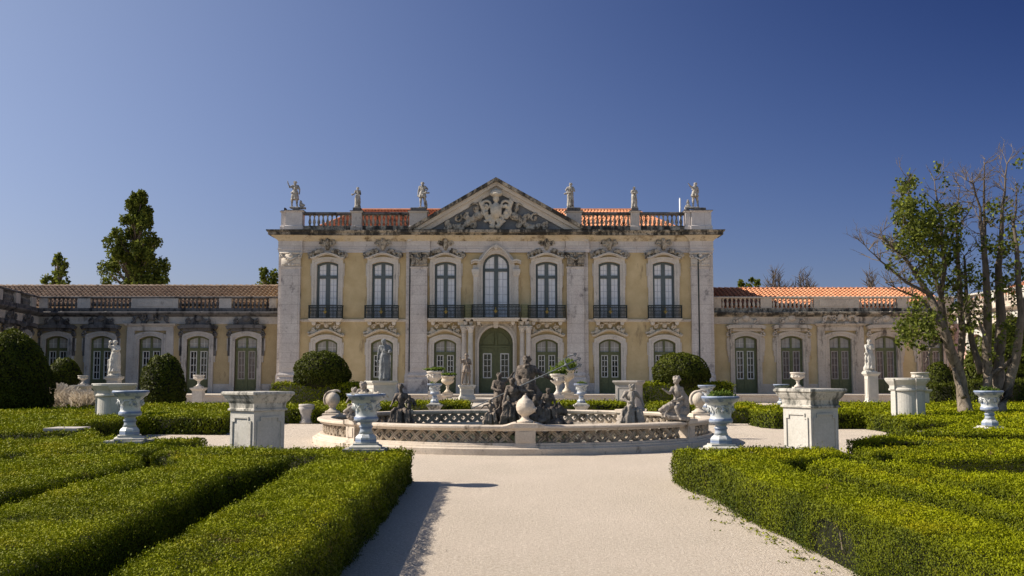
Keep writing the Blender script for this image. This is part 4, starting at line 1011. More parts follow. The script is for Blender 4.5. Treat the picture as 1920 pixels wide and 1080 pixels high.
# ------------------------------------------------------------------ figures
BASE = dict(head=(0,-.01,.93), neck=(0,0,.85), chest=(0,0,.75), waist=(0,0,.62), pelvis=(0,0,.53),
    ls=(-.10,0,.81), le=(-.15,.0,.66), lh=(-.155,-.06,.54), rs=(.10,0,.81), re=(.15,0,.66), rh=(.155,-.06,.54),
    lhip=(-.055,0,.51), lk=(-.065,-.02,.29), la=(-.065,.02,.05), rhip=(.055,0,.51), rk=(.07,-.02,.29), ra=(.08,.02,.05))
def figure(pose={}, robe=0, cape=0, child=0, hair=1, bulk=1.14, turnh=0, extra=None, folds=9):
    """l = picture left. one statue body, 1 unit tall, facing -y"""
    J = dict(BASE); J.update(pose); V = {k:Vector(v) for k,v in J.items()}; m = MB(); b=bulk
    hr = .062*(1.35 if child else 1)
    h = V['head']; m.ball(h,(hr*.86,hr*.95,hr*1.12),12,9)
    fd = Vector((math.sin(turnh),-math.cos(turnh),0))
    m.ball(h+fd*hr*.88+Vector((0,0,-.008)),hr*.22,6,5); m.ball(h+fd*hr*.62+Vector((0,0,-hr*.62)),(hr*.45,hr*.42,hr*.42),8,6)
    for q in (-1,1):
        sdv = Vector((fd.y*-q, fd.x*q,0)); m.ball(h+sdv*hr*.86,(hr*.18,hr*.2,hr*.28),6,5); m.ball(h+fd*hr*.74+sdv*hr*.35+Vector((0,0,hr*.22)),hr*.24,6,5)
    if hair:
        for k in range(14):
            a=k*2.4; z=.2+.7*(k/14); q=Vector((math.cos(a)*(1-z*.5),math.sin(a)*(1-z*.5),z))
            if q.dot(fd)<.45 or z>.6: m.ball(h+q*hr*.98,hr*.38,6,5)
    m.limb(h-Vector((0,0,hr*.6)),V['neck'],.034*b,.036*b); m.limb(V['neck'],V['chest'],.045*b,.085*b)
    c=V['chest']; m.ball(c,(.105*b,.068*b,.095*b),12,8); m.limb(c,V['waist'],.078*b,.064*b); m.limb(V['waist'],V['pelvis'],.068*b,.08*b)
    m.ball(V['pelvis'],(.09*b,.07*b,.07*b),10,8)
    for s in 'lr':
        m.limb(c+(V[s+'s']-c)*.5+Vector((0,0,.03)),V[s+'s'],.045*b,.040*b); m.limb(V[s+'s'],V[s+'e'],.036*b,.028*b); m.limb(V[s+'e'],V[s+'h'],.027*b,.018*b)
        d=(V[s+'h']-V[s+'e']).normalized(); hd=V[s+'h']+d*.022; m.ball(hd,(.021,.017,.025),8,6)
        for k in range(4):
            o=Vector((.011*(k-1.5),0,0)); m.limb(hd+o, hd+o+d*(.040-.004*abs(k-1.2))+Vector((0,-.008,-.006)),.0075,.006)
        m.limb(hd,hd+Vector((.022 if s=='l' else -.022,-.012,.008)),.008,.006)
        m.limb(V[s+'hip'],V[s+'k'],.062*b,.042*b); m.limb(V[s+'k'],V[s+'a'],.040*b,.024*b)
        kk=(V[s+'a']-V[s+'k']); m.ball(V[s+'k']+kk*.3+Vector((0,.012,0)),(.036*b,.038*b,.06*b),8,6)
        f=V[s+'a']; m.limb(f+Vector((0,.01,-.02)),f+Vector((-.012 if s=='l' else .012,-.075,-.03)),.026,.018)
    if robe:
        zt=V['waist'].z; 
        prof=[(.085*b,zt+.03),(.105*b,zt-.07),(.12*b,zt-.2),(.135,robe+.1),(.15,robe)]
        m.lathe(prof,(V['pelvis'].x,V['pelvis'].y,0),36,wob=lambda t,k:(1+.02*(k+1)*math.sin(folds*t+k*.5))*(1 if True else 1))
        m.tube([V['ls']+Vector((0,-.04,.03)),c+Vector((.02,-.085,-.02)),V['waist']+Vector((.08,-.05,-.02))],[.022,.026,.03],6)
        m.tube([V['waist']+Vector((.09,-.03,0)),V['pelvis']+Vector((0,-.10,-.02)),V['pelvis']+Vector((-.1,-.04,-.06))],[.03,.035,.03],6)
    if cape:
        m.lathe([(.03,.84),(.09,.8),(.12,.62),(.13,.4),(.14,cape)],(.0,.055,0),24,wob=lambda t,k:1+.04*math.sin(7*t))
    if extra: extra(m,V)
    return m
def statue_mesh(m, height, vox=.011, mat_=None, base=None, rz=0):
    if base: m.rect(-base,base,-base*.8,base*.8,[(0,-.02),(0,.02),(-.01,.03)])
    me = remesh(m, vox, 1, .011, 17); me.transform(Matrix.Rotation(rz,4,'Z')); me.transform(Matrix.Scale(height,4))
    if mat_: me.materials.append(mat_)
    return me
def statue(m, label, mat_, loc, height, base=.14, vox=.011, rz=0, name='statue', group=None, cat='statue'):
    me = statue_mesh(m, height, vox, mat_, base, rz); return tag(link(name,me,None,loc),label,cat,group)
def roofst(px, top, bot, Y=F+.0):
    z=fz(bot,Y); return (fx(px,Y),Y+.1,z), (fz(top,Y)-z)
zcap = zr1+.3
# roof statues, left to right
def ex1(m,V):
    m.limb(V['lh'],(-.27,-.05,.99),.02,.016); m.ball((.26,0,.10),.085); m.ball((.22,0,.2),(.05,.05,.09)); m.limb((.2,0,.12),(.36,0,.10),.05,.03); m.rect(.08,.40,-.1,.1,[(0,-.04),(0,.03)])
    m.tube([(-.13,-.08,.56),(0,-.11,.54),(.13,-.06,.57)],[.03,.045,.03])
gR='marble statues along the roof balustrade'
P,Hh=roofst(548,341,392); statue(figure(dict(le=(-.19,-.02,.76),lh=(-.25,-.04,.88),re=(.17,0,.68),rh=(.17,-.03,.55),lk=(-.10,-.04,.28),la=(-.11,0,.05)),robe=.30,extra=ex1),'pale marble statue raising one arm, on the left corner of the palace roof',M['statue'],(P[0],P[1],zcap),1.78,.17,group=gR)
P,Hh=roofst(667,353,393); statue(figure(dict(le=(-.13,-.06,.68),lh=(-.2,-.12,.62),re=(.13,0,.66),rh=(.1,-.1,.6)),robe=.04,extra=lambda m,V:m.ball((-.22,-.13,.62),(.07,.06,.05))),'small robed statue holding a bowl, on the left part of the roof balustrade',M['statue'],(P[0],P[1],zcap),1.38,.15,group=gR)
P,Hh=roofst(790,342,392); statue(figure(dict(re=(.2,-.03,.72),rh=(.14,-.1,.62),lh=(-.17,-.02,.5),rk=(.09,0,.28),ra=(.1,0,.05)),robe=.40,cape=.5,extra=lambda m,V:(m.limb((.05,-.1,.56),(.25,-.05,.57),.035,.03),m.limb((.14,.05,.02),(.12,.04,.25),.06,.05))),'marble warrior statue in a short tunic, left of the pediment on the roof',M['statue'],(P[0],P[1],zcap),1.72,.15,group=gR)
P,Hh=roofst(1071,344,392); statue(figure(dict(le=(-.18,-.05,.70),lh=(-.1,-.12,.58),rh=(.05,-.13,.66),re=(.16,-.03,.67),head=(.01,-.01,.93)),cape=.06,extra=lambda m,V:m.limb((-.22,-.08,.55),(0,-.14,.6),.04,.03)),'marble statue with both hands at the waist, right of the pediment on the roof',M['statue'],(P[0],P[1],zcap),1.66,.15,group=gR)
P,Hh=roofst(1192,353,393); statue(figure(dict(le=(-.14,-.05,.7),lh=(-.02,-.12,.7),re=(.14,-.05,.7),rh=(.03,-.12,.68)),robe=.04,cape=.04),'small robed statue with folded arms, on the right part of the roof balustrade',M['statue'],(P[0],P[1],zcap),1.40,.14,group=gR)
def ex6(m,V):
    m.join(figure(dict(lk=(-.1,-.16,.42),la=(-.12,-.2,.2),rk=(.1,-.16,.42),ra=(.12,-.2,.2)),child=1).move((-.27,0,-.1),.42)); m.ball((-.27,0,.06),(.12,.09,.07)); m.rect(-.40,.1,-.12,.12,[(0,-.04),(0,.03)])
P,Hh=roofst(1307,347,392); statue(figure(dict(le=(-.18,-.04,.86),lh=(-.24,-.08,.93),re=(.14,.02,.67),rh=(.12,.02,.55),head=(.03,-.01,.93),ra=(.13,.02,.05),rk=(.1,0,.29)),robe=.45,extra=ex6),'pale statue pointing left with a seated child at its feet, right roof corner',M['statue'],(P[0],P[1],zcap),1.68,.16,group=gR)

# ------------------------------------------------------------------ pedestals
def pedestal_square(cx, cy, zt, side, rz, label, mat_='pedestal', flare=.12):
    t = thing('pedestal',label,'pedestal',(cx,cy,0),rz); a=side/2; s=MB()
    s.rect(-a,a,-a,a,[(.10,0),(.10,.14),(.05,.18),(.0,.22),(0,zt-.36),(.0,zt-.34)])
    o_=link('shaft',s.mesh('shaft',M[mat_]),t)
    pn=MB()
    for k in range(4):
        q=MB(); w_=a-.06; c=.07
        zA,zB=.30,zt-.43
        o1=[(-w_,zA+c),(-w_,zB-c),(-w_+c,zB-c),(-w_+c,zB),(w_-c,zB),(w_-c,zB-c),(w_,zB-c),(w_,zA+c),(w_-c,zA+c),(w_-c,zA),(-w_+c,zA),(-w_+c,zA+c),(-w_,zA+c)]
        i1=[(x*(1-.03/w_),(z-(zA+zB)/2)*(1-.03*2/(zB-zA))+(zA+zB)/2) for x,z in o1]
        q.band(i1,o1,-a-.022,-a+.005); q.turn(k*math.pi/2); pn.join(q)
    link('panel_moulding',pn.mesh('panel_moulding',M[mat_]),t)
    c=MB(); c.rect(-a,a,-a,a,[(.0,zt-.339),(.035,zt-.33),(.035,zt-.30),(.01,zt-.285),(.02,zt-.20),(.05,zt-.16),(flare*.7,zt-.10),(flare*.8,zt-.07),(flare,zt-.05),(flare,zt-.015),(flare-.02,zt)])
    link('cornice',c.mesh('cornice',M['pedestal_dirty'] if mat_=='pedestal' else M[mat_]),t); return t
pedestal_square(fx(487,17.6),17.6,1.37,.66,R(52),'large square white pedestal with stained top, left of the fountain')
pedestal_square(fx(1515,17.8),17.8,1.42,.66,R(29),'large square white pedestal right of the fountain, brightly lit on its left face')
def pedestal_round(cx,cy,zt,r,label,rz):
    t=thing('pedestal',label,'pedestal',(cx,cy,0),rz)
    s=MB(); s.lathe([(r+.06,0),(r+.06,.15),(r,.2),(r*.98,zt-.38)],(0,0,0),40)
    for k in range(4):
        q=MB(); a=r*1.02; q.rect(-.09,.09,-a-.02,-a+.14,[(0,0),(0,zt-.38)]); q.turn(k*math.pi/2+.3); s.join(q)
        q=MB(); q.rect(-.09,.09,-r-.02,-r+.1,[(0,.3),(0,zt-.5)]); 
    link('shaft',s.mesh('shaft',M['pedestal'],smooth=False),t)
    c=MB(); c.lathe([(r*.98,zt-.379),(r+.05,zt-.36),(r+.05,zt-.32),(r+.02,zt-.29),(r+.03,zt-.2),(r+.09,zt-.13),(r+.13,zt-.08),(r+.15,zt-.06),(r+.15,zt-.01),(r+.13,zt)],(0,0,0),40)
    for k in range(4):
        q=MB(); q.rect(-.11,.11,-r-.07,-r,[(0,zt-.33),(0,zt-.22),(.07,zt-.1),(.09,zt-.02)]); q.turn(k*math.pi/2+.3); c.join(q)
    link('cornice',c.mesh('cornice',M['pedestal']),t); return t
pedestal_round(fx(219,29),29,1.42,.47,'round white pedestal with moulded rim standing in the left box hedge',.1)
pedestal_round(fx(1697,29),29,1.58,.47,'round white pedestal with moulded rim standing in the right box hedge',.0)
def stat_pedestal(px, Y, zb, zt, wpx, label, mat_='trim', rz=0, cx=None):
    wd=(fx(960+wpx,Y)-fx(960,Y))/2; x=cx if cx is not None else fx(px,Y); t=thing('statue_pedestal',label,'pedestal',(x,Y,zb),rz); hh=zt-zb
    s=MB(); s.rect(-wd,wd,-wd,wd,[(.08,0),(.08,.12),(.05,.15),(.03,.2),(0,.24),(0,hh-.2)]); link('shaft',s.mesh('shaft',M[mat_]),t)
    s=MB(); s.rect(-wd,wd,-wd,wd,[(.0,hh-.199),(.04,hh-.16),(.06,hh-.12),(.10,hh-.08),(.10,hh)]); link('cornice',s.mesh('cornice',M[mat_]),t)
    s=MB(); q=wd-.08
    for k in range(4):
        u=MB(); o1=[(-q,.4),(-q,hh-.32),(q,hh-.32),(q,.4),(-q,.4)]; i1=[(a*.88,(b-(hh+.08)/2)*.92+(hh+.08)/2) for a,b in o1]; u.band(i1,o1,-wd-.02,-wd+.01); u.turn(k*math.pi/2); s.join(u)
    link('panel_moulding',s.mesh('panel_moulding',M[mat_]),t); return (x,Y,zt)
# garden statues
p=stat_pedestal(716,47,0,1.40,42,'tall white pedestal carrying the grey draped statue left of the steps','statue_white',R(25))
statue(figure(dict(le=(-.15,.02,.66),lh=(-.17,-.02,.50),re=(.16,-.04,.70),rh=(.13,-.12,.68),head=(-.03,-.01,.93)),robe=.04,cape=.1,extra=lambda m,V:m.ball((.14,-.12,.70),(.05,.04,.04))),'grey lead statue of a draped woman on the tall white pedestal',M['statue_grey'],(fx(722,47),47,1.42),1.95,.12)
stat_pedestal(1178,46,0,1.42,40,'pale empty statue pedestal behind the right seated fountain figure','dirty',R(-25))
p=stat_pedestal(876,55.4,.335,1.12,24,'small cream pedestal of the warrior statue beside the palace door','statue_white',R(8))
statue(figure(dict(le=(-.17,-.02,.72),lh=(-.20,-.05,.86),re=(.16,-.02,.68),rh=(.08,-.1,.66),rk=(.1,-.02,.29),ra=(.11,.02,.05),lk=(-.11,0,.29),la=(-.15,.03,.05)),robe=.40,cape=.42,extra=lambda m,V:(m.lathe([(.06,.95),(.07,.98),(.03,1.03),(.01,1.06)],(0,-.01,0),10))),'small brown warrior statue with plumed helmet left of the palace door',M['brown_stat'],(fx(875,55.4),55.4,1.14),1.68,.13)
p=stat_pedestal(218,50,0,fz(706,50),20,'white pedestal of the left marble statue, seen over the round pedestal','statue_white')
statue(figure(dict(le=(-.15,-.03,.80),lh=(-.13,-.07,.93),re=(.14,-.04,.74),rh=(.06,-.1,.72),rk=(.09,-.02,.29),ra=(.12,.02,.05)),robe=.12,cape=.02,extra=lambda m,V:(m.limb((-.12,.05,.02),(-.16,.02,.42),.07,.05),m.ball((-.10,-.08,.95),.045))),'white marble statue of a draped woman lifting an arm, before the left wing',M['statue_white'],(fx(218,50),50,fz(705,50)),1.80,.16)
p=stat_pedestal(1630,51,.15,fz(698,51),19,'white panelled pedestal of the marble group before the right wing','statue_white')
def ex8(m,V):
    m.join(figure(dict(le=(-.16,-.05,.7),lh=(-.1,-.1,.85),lk=(-.12,-.08,.32)),child=1).move((-.10,-.05,.22),.45)); m.ball((.02,.02,.15),(.15,.12,.18)); m.ball((-.08,0,.1),(.12,.1,.14)); m.ball((.1,0,.35),(.08,.08,.2))
statue(figure(dict(le=(-.12,-.06,.72),lh=(-.1,-.1,.62),re=(.12,-.03,.70),rh=(.03,-.1,.78),head=(.0,-.01,.93)),robe=.1,extra=ex8),'white marble group of a figure holding a child, before the right wing',M['statue_white'],(fx(1628,51),51,fz(697.5,51)),1.66,.18)

# ------------------------------------------------------------------ urns
m, nt, b = newmat('blue_white_faience', .42, .4)
tc = nt.nodes.new('ShaderNodeTexCoord'); sx = nt.nodes.new('ShaderNodeSeparateXYZ'); nt.links.new(tc.outputs['Object'], sx.inputs[0])
r_ = nt.nodes.new('ShaderNodeValToRGB'); cr_ = r_.color_ramp; cr_.interpolation='LINEAR'
W_=(.50,.515,.52,1); B_=(.11,.16,.30,1); L_=(.32,.36,.42,1)
stops=[(0,W_),(.085,W_),(.10,L_),(.13,B_),(.15,L_),(.20,W_),(.29,L_),(.335,B_),(.36,L_),(.41,L_),(.43,B_),(.46,L_),(.50,B_),(.52,W_),(.60,W_),(.76,W_),(.79,L_),(.835,L_),(.86,B_),(.89,L_)]
cr_.elements[0].position=0; cr_.elements[0].color=W_; cr_.elements[1].position=1; cr_.elements[1].color=L_
for p_,c_ in stops[1:]:
    e=cr_.elements.new(p_); e.color=c_
nt.links.new(sx.outputs[2], r_.inputs[0])
n_=noise(nt, tc.outputs['Object'], 7, 3, .6); pt=ramp(nt,n_,.53,.60)
zz=nt.nodes.new('ShaderNodeMapRange'); zz.inputs[1].default_value=.53; zz.inputs[2].default_value=.6; nt.links.new(sx.outputs[2],zz.inputs[0])
mm=nt.nodes.new('ShaderNodeMath'); mm.operation='MULTIPLY'; nt.links.new(pt,mm.inputs[0]); nt.links.new(zz.outputs[0],mm.inputs[1])
c=mix(nt,mm.outputs[0],r_.outputs[0],(.13,.18,.28))
c=mix(nt,ramp(nt,noise(nt,tc.outputs['Object'],9,5,.7),.55,.68),c,mix(nt,.5,c,(.17,.16,.13)))
nt.links.new(c,b.inputs['Base Color']); M['faience']=m
UP=[(.175,.085),(.185,.10),(.182,.17),(.16,.20),(.12,.235),(.098,.29),(.10,.33),(.112,.338),(.112,.36),(.092,.375),(.095,.41),(.14,.425),(.185,.44),(.195,.46),(.193,.50),(.178,.52),(.172,.54),(.178,.60),(.192,.68),(.21,.73),(.232,.765),(.262,.79),(.29,.80),(.31,.845),(.322,.855),(.322,.875),(.31,.89),(.27,.89),(.25,.80)]
def faience(label, loc, rz, planted, parts=True, group='blue and white urns on plinths among the hedges', plinth_h=.5):
    t=thing('faience_urn',label,'urn',loc,rz,group); t.scale=(.93,.93,.93)
    u=MB(); u.lathe(UP[4:],(0,0,0),36,wob=lambda a,k:1+(.035*math.cos(16*a) if 6<=k<=10 else 0)); link('bowl',u.mesh('bowl',M['faience'],smooth=True),t)
    u=MB(); u.lathe(UP[:5],(0,0,0),8,a0=.39); link('foot',u.mesh('foot',M['faience']),t)
    s=MB(); s.rect(-.2,.2,-.2,.2,[(.055,0),(.06,.03),(.02,.05),(0,.06),(0,.084)]); link('base_slab',s.mesh('base_slab',M['pedestal']),t)
    if parts:
        for a in (0,math.pi/2,math.pi,-math.pi/2):
            q=MB(); q.ball((0,-.20,.66),(.035,.03,.05),8,6); q.ball((0,-.235,.655),(.010,.012,.018),6,5)
            for e in (-1,1): q.ball((e*.014,-.228,.675),.009,6,4); q.tube([(e*.03,-.2,.70),(e*.09,-.19,.71),(e*.12,-.17,.66),(e*.1,-.18,.60)],[.012,.014,.012,.008],5)
            q.tube([(-.04,-.2,.70),(0,-.215,.72),(.04,-.2,.70)],[.012,.018,.012],5); q.turn(a); link('mask_relief',q.mesh('mask_relief',M['faience'],smooth=True),t)
    so_=MB(); so_.lathe([(.26,.80),(.26,.845),(.05,.86)],(0,0,0),20); link('soil',so_.mesh('soil',M['soil']),t)
    if planted:
        me=foliage_blob('plant',[((-.10+.12*k,0,.90+.02*(k%2)),(.10,.10,.06)) for k in range(planted)] if planted>0 else [((.0,0,.87),(.24,.2,.035))],None,None,(0,0,0),'leaf_urn' if planted>0 else 'drygrass',.045,1.6,0,.3,parent=t,tilt=1.6)
    return t
def plinth(loc, h, label, a=.24, mat_='pedestal_dirty', group=None):
    s=MB(); s.rect(-a,a,-a,a,[(.0,0),(.0,.08),(-.02,.12),(-.02,h-.16),(.0,h-.13),(.05,h-.07),(.07,h-.05),(.07,h-.003)]); return single(s,'plinth',M[mat_],label,'plinth',loc,group)
def urn_at(px, Y, label, rz, planted, zb=.5, plab=None, **k):
    x=fx(px,Y); faience(label,(x,Y,zb),rz,planted,**k)
    plinth((x,Y,0),zb,plab)
urn_at(689,15.35,'blue and white urn left of the path with dried flowers, before the fountain',R(5),-1,.545,plab='low plinth under the urn with dried flowers left of the path')
urn_at(1348,15.75,'blue and white urn right of the path holding green leaves at its left rim',R(0),3,plab='low plinth under the urn with green leaves right of the path')
urn_at(250,16.9,'blue and white urn deep in the left parterre, before the round pedestal',R(20),0,.57,plab='low plinth under the urn in the left parterre')
urn_at(1848,21.4,'blue and white urn in front of the old bare tree',R(10),3,plab='low plinth under the urn in front of the bare tree')
urn_at(816,39.5,'small looking blue and white urn behind the fountain, left of the steps',R(0),1,plab='plinth under the far urn left of the steps')
urn_at(1089,39.5,'blue and white urn with pink and green flowers behind the fountain, right of the steps',R(0),3,plab='plinth under the far urn right of the steps')
urn_at(1323,33.5,'blue and white urn half hidden behind the right foreground urn',R(0),0,plab='plinth under the half hidden urn behind the right foreground urn')
urn_at(1462,37,'blue and white urn partly hidden by the large right pedestal',R(0),0,plab='plinth under the urn partly hidden by the large right pedestal')
for px,py,Y,lb in ((134,803,20.7,'low empty stone plinth sunk in the left hedge'),(1755,811,20.9,'low empty white stone plinth sunk in the right hedge')):
    zt=fz(py,Y)+.02; plinth((fx(px,Y),Y,0),zt,lb,.27,'dirty' if px<900 else 'pedestal')
SU=[(.20,0),(.20,.05),(.15,.09),(.08,.16),(.07,.26),(.11,.30),(.08,.33),(.16,.40),(.30,.48),(.36,.58),(.33,.64),(.34,.70),(.40,.74),(.41,.79),(.38,.80),(.33,.76)]
def stone_urn(label, loc, h, mat_='trim', planted=0, wide=1.0):
    t=thing('stone_urn',label,'urn',loc,0,'carved stone urns before the palace'); k=h/.8
    u=MB(); u.lathe([(r*k*wide,z*k) for r,z in SU],(0,0,0),24,wob=lambda a,j:1+(.05*math.cos(12*a) if 7<=j<=9 else 0)); link('bowl',u.mesh('bowl',M[mat_],smooth=True),t)
    s=MB(); s.rect(-.2*k,.2*k,-.2*k,.2*k,[(.05,-.1*k),(.05,0.001)]); link('base_slab',s.mesh('base_slab',M[mat_]),t)
    if mat_ in('trim','statue_white'):
        g_=MB()
        for a in range(6): q=MB(); q.ball((0,-.34*k*wide,.56*k),(.06*k,.05*k,.07*k),8,6); q.tube([(-.1*k,-.32*k,.62*k),(0,-.37*k*wide,.66*k),(.1*k,-.32*k,.62*k)],.02*k,5); q.turn(a*1.047); g_.join(q)
        link('mask_relief',g_.mesh('mask_relief',M[mat_],smooth=True),t)
    if planted: foliage_blob('plant',[((0,0,.88*k),(.40*k*wide,.38*k*wide,.19*k*planted)),((.1*k,0,.92*k),(.22*k,.22*k,.12*k*planted))],None,None,(0,0,0),'leaf_urn',.09,1.7,0,.2,parent=t,tilt=1.3)
    return t
def su(px, ytop, ybot, Y, label, **k):
    zb=fz(ybot,Y); stone_urn(label,(fx(px,Y),Y,zb+.1*(fz(ytop,Y)-zb)/.9),(fz(ytop,Y)-zb)/1.12*1.0,**k)
    if zb>.25: plinth((fx(px,Y),Y,0),zb,'stone block under the '+' '.join(label.split(',')[0].split()[:11]),.26,'trim')
su(815,696,738,54.5,'carved stone urn above and behind the far blue urn, left of the door',mat_='trim',planted=.2,wide=.78)
su(840,705,740,57.5,'second carved stone urn left of the door, nearest the warrior statue',planted=.12,mat_='carved_low',wide=.85)
su(1045,701,745,50,'carved stone urn overflowing with green leaves right of the fountain group',mat_='trim',planted=1.0,wide=.74)
su(1062,692,741,54.5,'taller stone urn with bushy plant behind the leafy one, right of the door',mat_='carved_low',planted=1.2,wide=.74)
su(376,703,727,48,'pale stone urn on a plinth before the left wing, right of the egg topiary',mat_='trim')
su(160,704,722,40,'pale stone urn half sunk behind the dry grass',mat_='trim',wide=1.2)
su(1493,698,729,47,'pale stone urn seen above the large right pedestal',mat_='trim')
su(1721,698,730,39,'white stone urn behind the round pedestal at right',mat_='trim',wide=1.15)
v=MB(); v.lathe([(.24,0),(.25,.06),(.19,.1),(.2,.3),(.25,.45),(.28,.54),(.25,.56),(.27,.6),(.27,.66),(.1,.67)],(0,0,0),20,wob=lambda a,j:1+(.04*math.cos(10*a) if 2<j<6 else 0))
single(v,'stone_vase',M['dirty'],'squat grey stone vase standing between two box hedge blocks','vase',(fx(578,34.4),34.4,0),smooth=True)

# ------------------------------------------------------------------ fountain
FX, FY, FR = .09, 25.85, 4.85
fo = thing('fountain','round stone fountain basin with open lattice parapet on the gravel','fountain',(FX,FY,0))
s=MB(); s.ring([(5.05,0),(5.13,0),(5.14,.13),(5.12,.145),(5.06,.15),(5.05,.19),(4.99,.195),(4.98,.24),(4.72,.24),(4.7,0)],(FX,FY,0),144); part(s,'basin_step',M['fountain'],fo)
s=MB(); s.ring([(4.74,.49),(4.96,.49),(4.98,.52),(5.03,.55),(5.03,.59),(4.99,.61),(4.70,.61),(4.67,.58),(4.69,.52)],(FX,FY,0),144); part(s,'coping',M['fountain'],fo)
s=MB(); s.lathe([(4.71,.02),(4.71,.06)],(FX,FY,0),96); part(s,'basin_floor',M['fountain_dark'],fo)
mw_,ntw,bw=newmat('pool_water',.06,.6); bw.inputs['Base Color'].default_value=(.05,.06,.035,1); bw.inputs['Roughness'].default_value=.08; M['water']=mw_
bpw=ntw.nodes.new('ShaderNodeBump'); bpw.inputs['Strength'].default_value=.15; ntw.links.new(noise(ntw,pos(ntw),5,3),bpw.inputs['Height']); ntw.links.new(bpw.outputs[0],bw.inputs['Normal'])
s=MB(); s.lathe([(4.69,.10),(4.69,.16)],(FX,FY,0),96); part(s,'water',M['water'],fo)
posts=[2.2,53,95,138,182,-137,-96,-48]
angs=sorted(posts)
def fp_(th,r,z): t=R(th); return (FX+r*math.sin(t), FY-r*math.cos(t), z)
for i,a in enumerate(angs):
    b2=angs[(i+1)%8]+(360 if i==7 else 0); g0,g1=a+3.2,b2-3.2
    n=max(3,round(R(g1-g0)*FR/.285)); s=MB(); zl,zh=.235,.495
    for k in range(n):
        ta,tb=g0+(g1-g0)*k/n,g0+(g1-g0)*(k+1)/n; tm=(ta+tb)/2
        for (p0,p1) in ((ta,tb),(tb,ta)):
            for dz in (-.026,.026):
                pts=[fp_(p0+(p1-p0)*u,FR+.03*math.sin(u*3.14),max(zl,min(zh,zl+(zh-zl)*(u)+dz))) for u in (0,.25,.5,.75,1)]; s.tube(pts,.020,4)
            pts=[fp_(p0+(p1-p0)*u,FR-.04,zl+(zh-zl)*u) for u in (0,.5,1)]; s.tube(pts,.055,4)
        s.ball(fp_(ta,FR+.02,(zl+zh)/2),.028,6,4)
    part(s,'lattice_panel',M['fountain_dark'],fo)
for a in posts:
    s=MB(); w_=.21 if abs(a-2.2)<1 else .17
    s.rect(-w_,w_,-.17,.17,[(.05,0),(.05,.14),(.02,.2),(0,.24),(0,.50),(.02,.53),(.05,.56),(.05,.65),(.03,.66)])
    s.rect(-w_+.06,w_-.06,-.185,-.16,[(0,.27),(0,.48)])
    s.turn(R(a)); c=fp_(a,FR+.0,0); s.v=[(x+c[0],y+c[1],z) for x,y,z in s.v]; part(s,'post',M['fountain'],fo)
# the coping sweeps up to the front post
for q in (-1,1):
    prof=[(4.735,.485),(4.965,.485),(4.985,.52),(5.035,.55),(5.035,.594),(4.994,.614),(4.696,.614),(4.665,.58),(4.685,.52)]; s=MB(); vs=[];m_=len(prof); ns=12
    for i in range(ns+1):
        u=i/ns; th=R(2.2+q*(2.3+3.2*u)); dz=.06*(.5+.5*math.cos(u*math.pi))
        for r,z in prof: vs.append((FX+r*math.sin(th),FY-r*math.cos(th),z+(dz if z>.5 else 0)+.002))
    fs=[(i*m_+k,(i+1)*m_+k,(i+1)*m_+(k+1)%m_,i*m_+(k+1)%m_) for i in range(ns) for k in range(m_)]+[tuple(range(m_)),tuple(range(ns*m_,ns*m_+m_))]
    s.add(vs,fs); part(s,'coping_ramp',M['fountain'],fo)
def fin(a, kind, label, mat_='fountain'):
    c=fp_(a,FR,.66); s=MB()
    s.lathe([(.20,0),(.20,.05),(.14,.07),(.085,.12),(.08,.15),(.11,.18)],(0,0,0),20)
    if kind=='pear':
        s.lathe([(.11,.18),(.17,.22),(.215,.30),(.225,.38),(.20,.47),(.15,.54),(.08,.59),(.055,.63),(.03,.66)],(0,0,0),28,wob=lambda t,k:1+.035*math.sin(5*t+k*.7)); s.ball((.14,-.05,.33),(.12,.1,.08)); s.tube([(.1,0,.25),(.2,-.05,.3),(.27,0,.36)],[.07,.06,.03])
    else:
        s.ball((0,0,.36),.19,20,14)
        for k in range(16):
            t=-.6+k*.16; s.ball((-.02-.205*math.sin(t+.3),.02,.36+.215*math.cos(t+.3)),(.035,.075,.035),8,6)
        s.tube([(-.1,0,.56),(.05,0,.60),(.16,0,.58),(.2,0,.55)],[.03,.03,.035,.03])
    me=remesh(s,.014,1); me.transform(Matrix.Scale(.88 if kind=='pear' else 1,4)); me.materials.append(M[mat_]); return tag(link('finial',me,None,c),label,'finial',None)
fin(2.2,'pear','pear shaped cream stone finial on the front post of the fountain')
fin(-96,'globe','stone globe finial with carved peel on the left post of the fountain','wing_stone')
fin(95,'globe','stone globe finial on the right post of the fountain, behind the blue urn','wing_stone')
fin(182,'globe','stone globe finial on the rear post, mostly behind the sculpture group')
# seated figures
SEAT=dict(pelvis=(0,.02,.42),waist=(0,.02,.52),chest=(0,0,.66),neck=(0,0,.76),head=(0,-.03,.85),ls=(-.10,0,.73),rs=(.10,0,.73),lhip=(-.06,.0,.40),rhip=(.06,.0,.40),lk=(-.12,-.2,.42),rk=(.12,-.2,.40),la=(-.13,-.2,.16),ra=(.15,-.24,.15),le=(-.17,-.02,.6),lh=(-.2,-.12,.52),re=(.17,-.02,.6),rh=(.16,-.14,.5))
def seat(**k): d=dict(SEAT); d.update(k); return d
def drap(m,V,s=1):
    rr=random.Random(4)
    for k in range(16):
        x=rr.uniform(-.2,.2); m.tube([(x*.6,-.05,.42),(x,-.22,.38),(x*1.3,-.26,.16),(x*1.5,-.24,.02)],[.035,.04,.035,.03],6)
    m.ball((0,0,.22),(.24,.2,.24)); m.ball((.1,.05,.12),(.2,.2,.14)); m.ball((-.12,.0,.1),(.2,.2,.12))
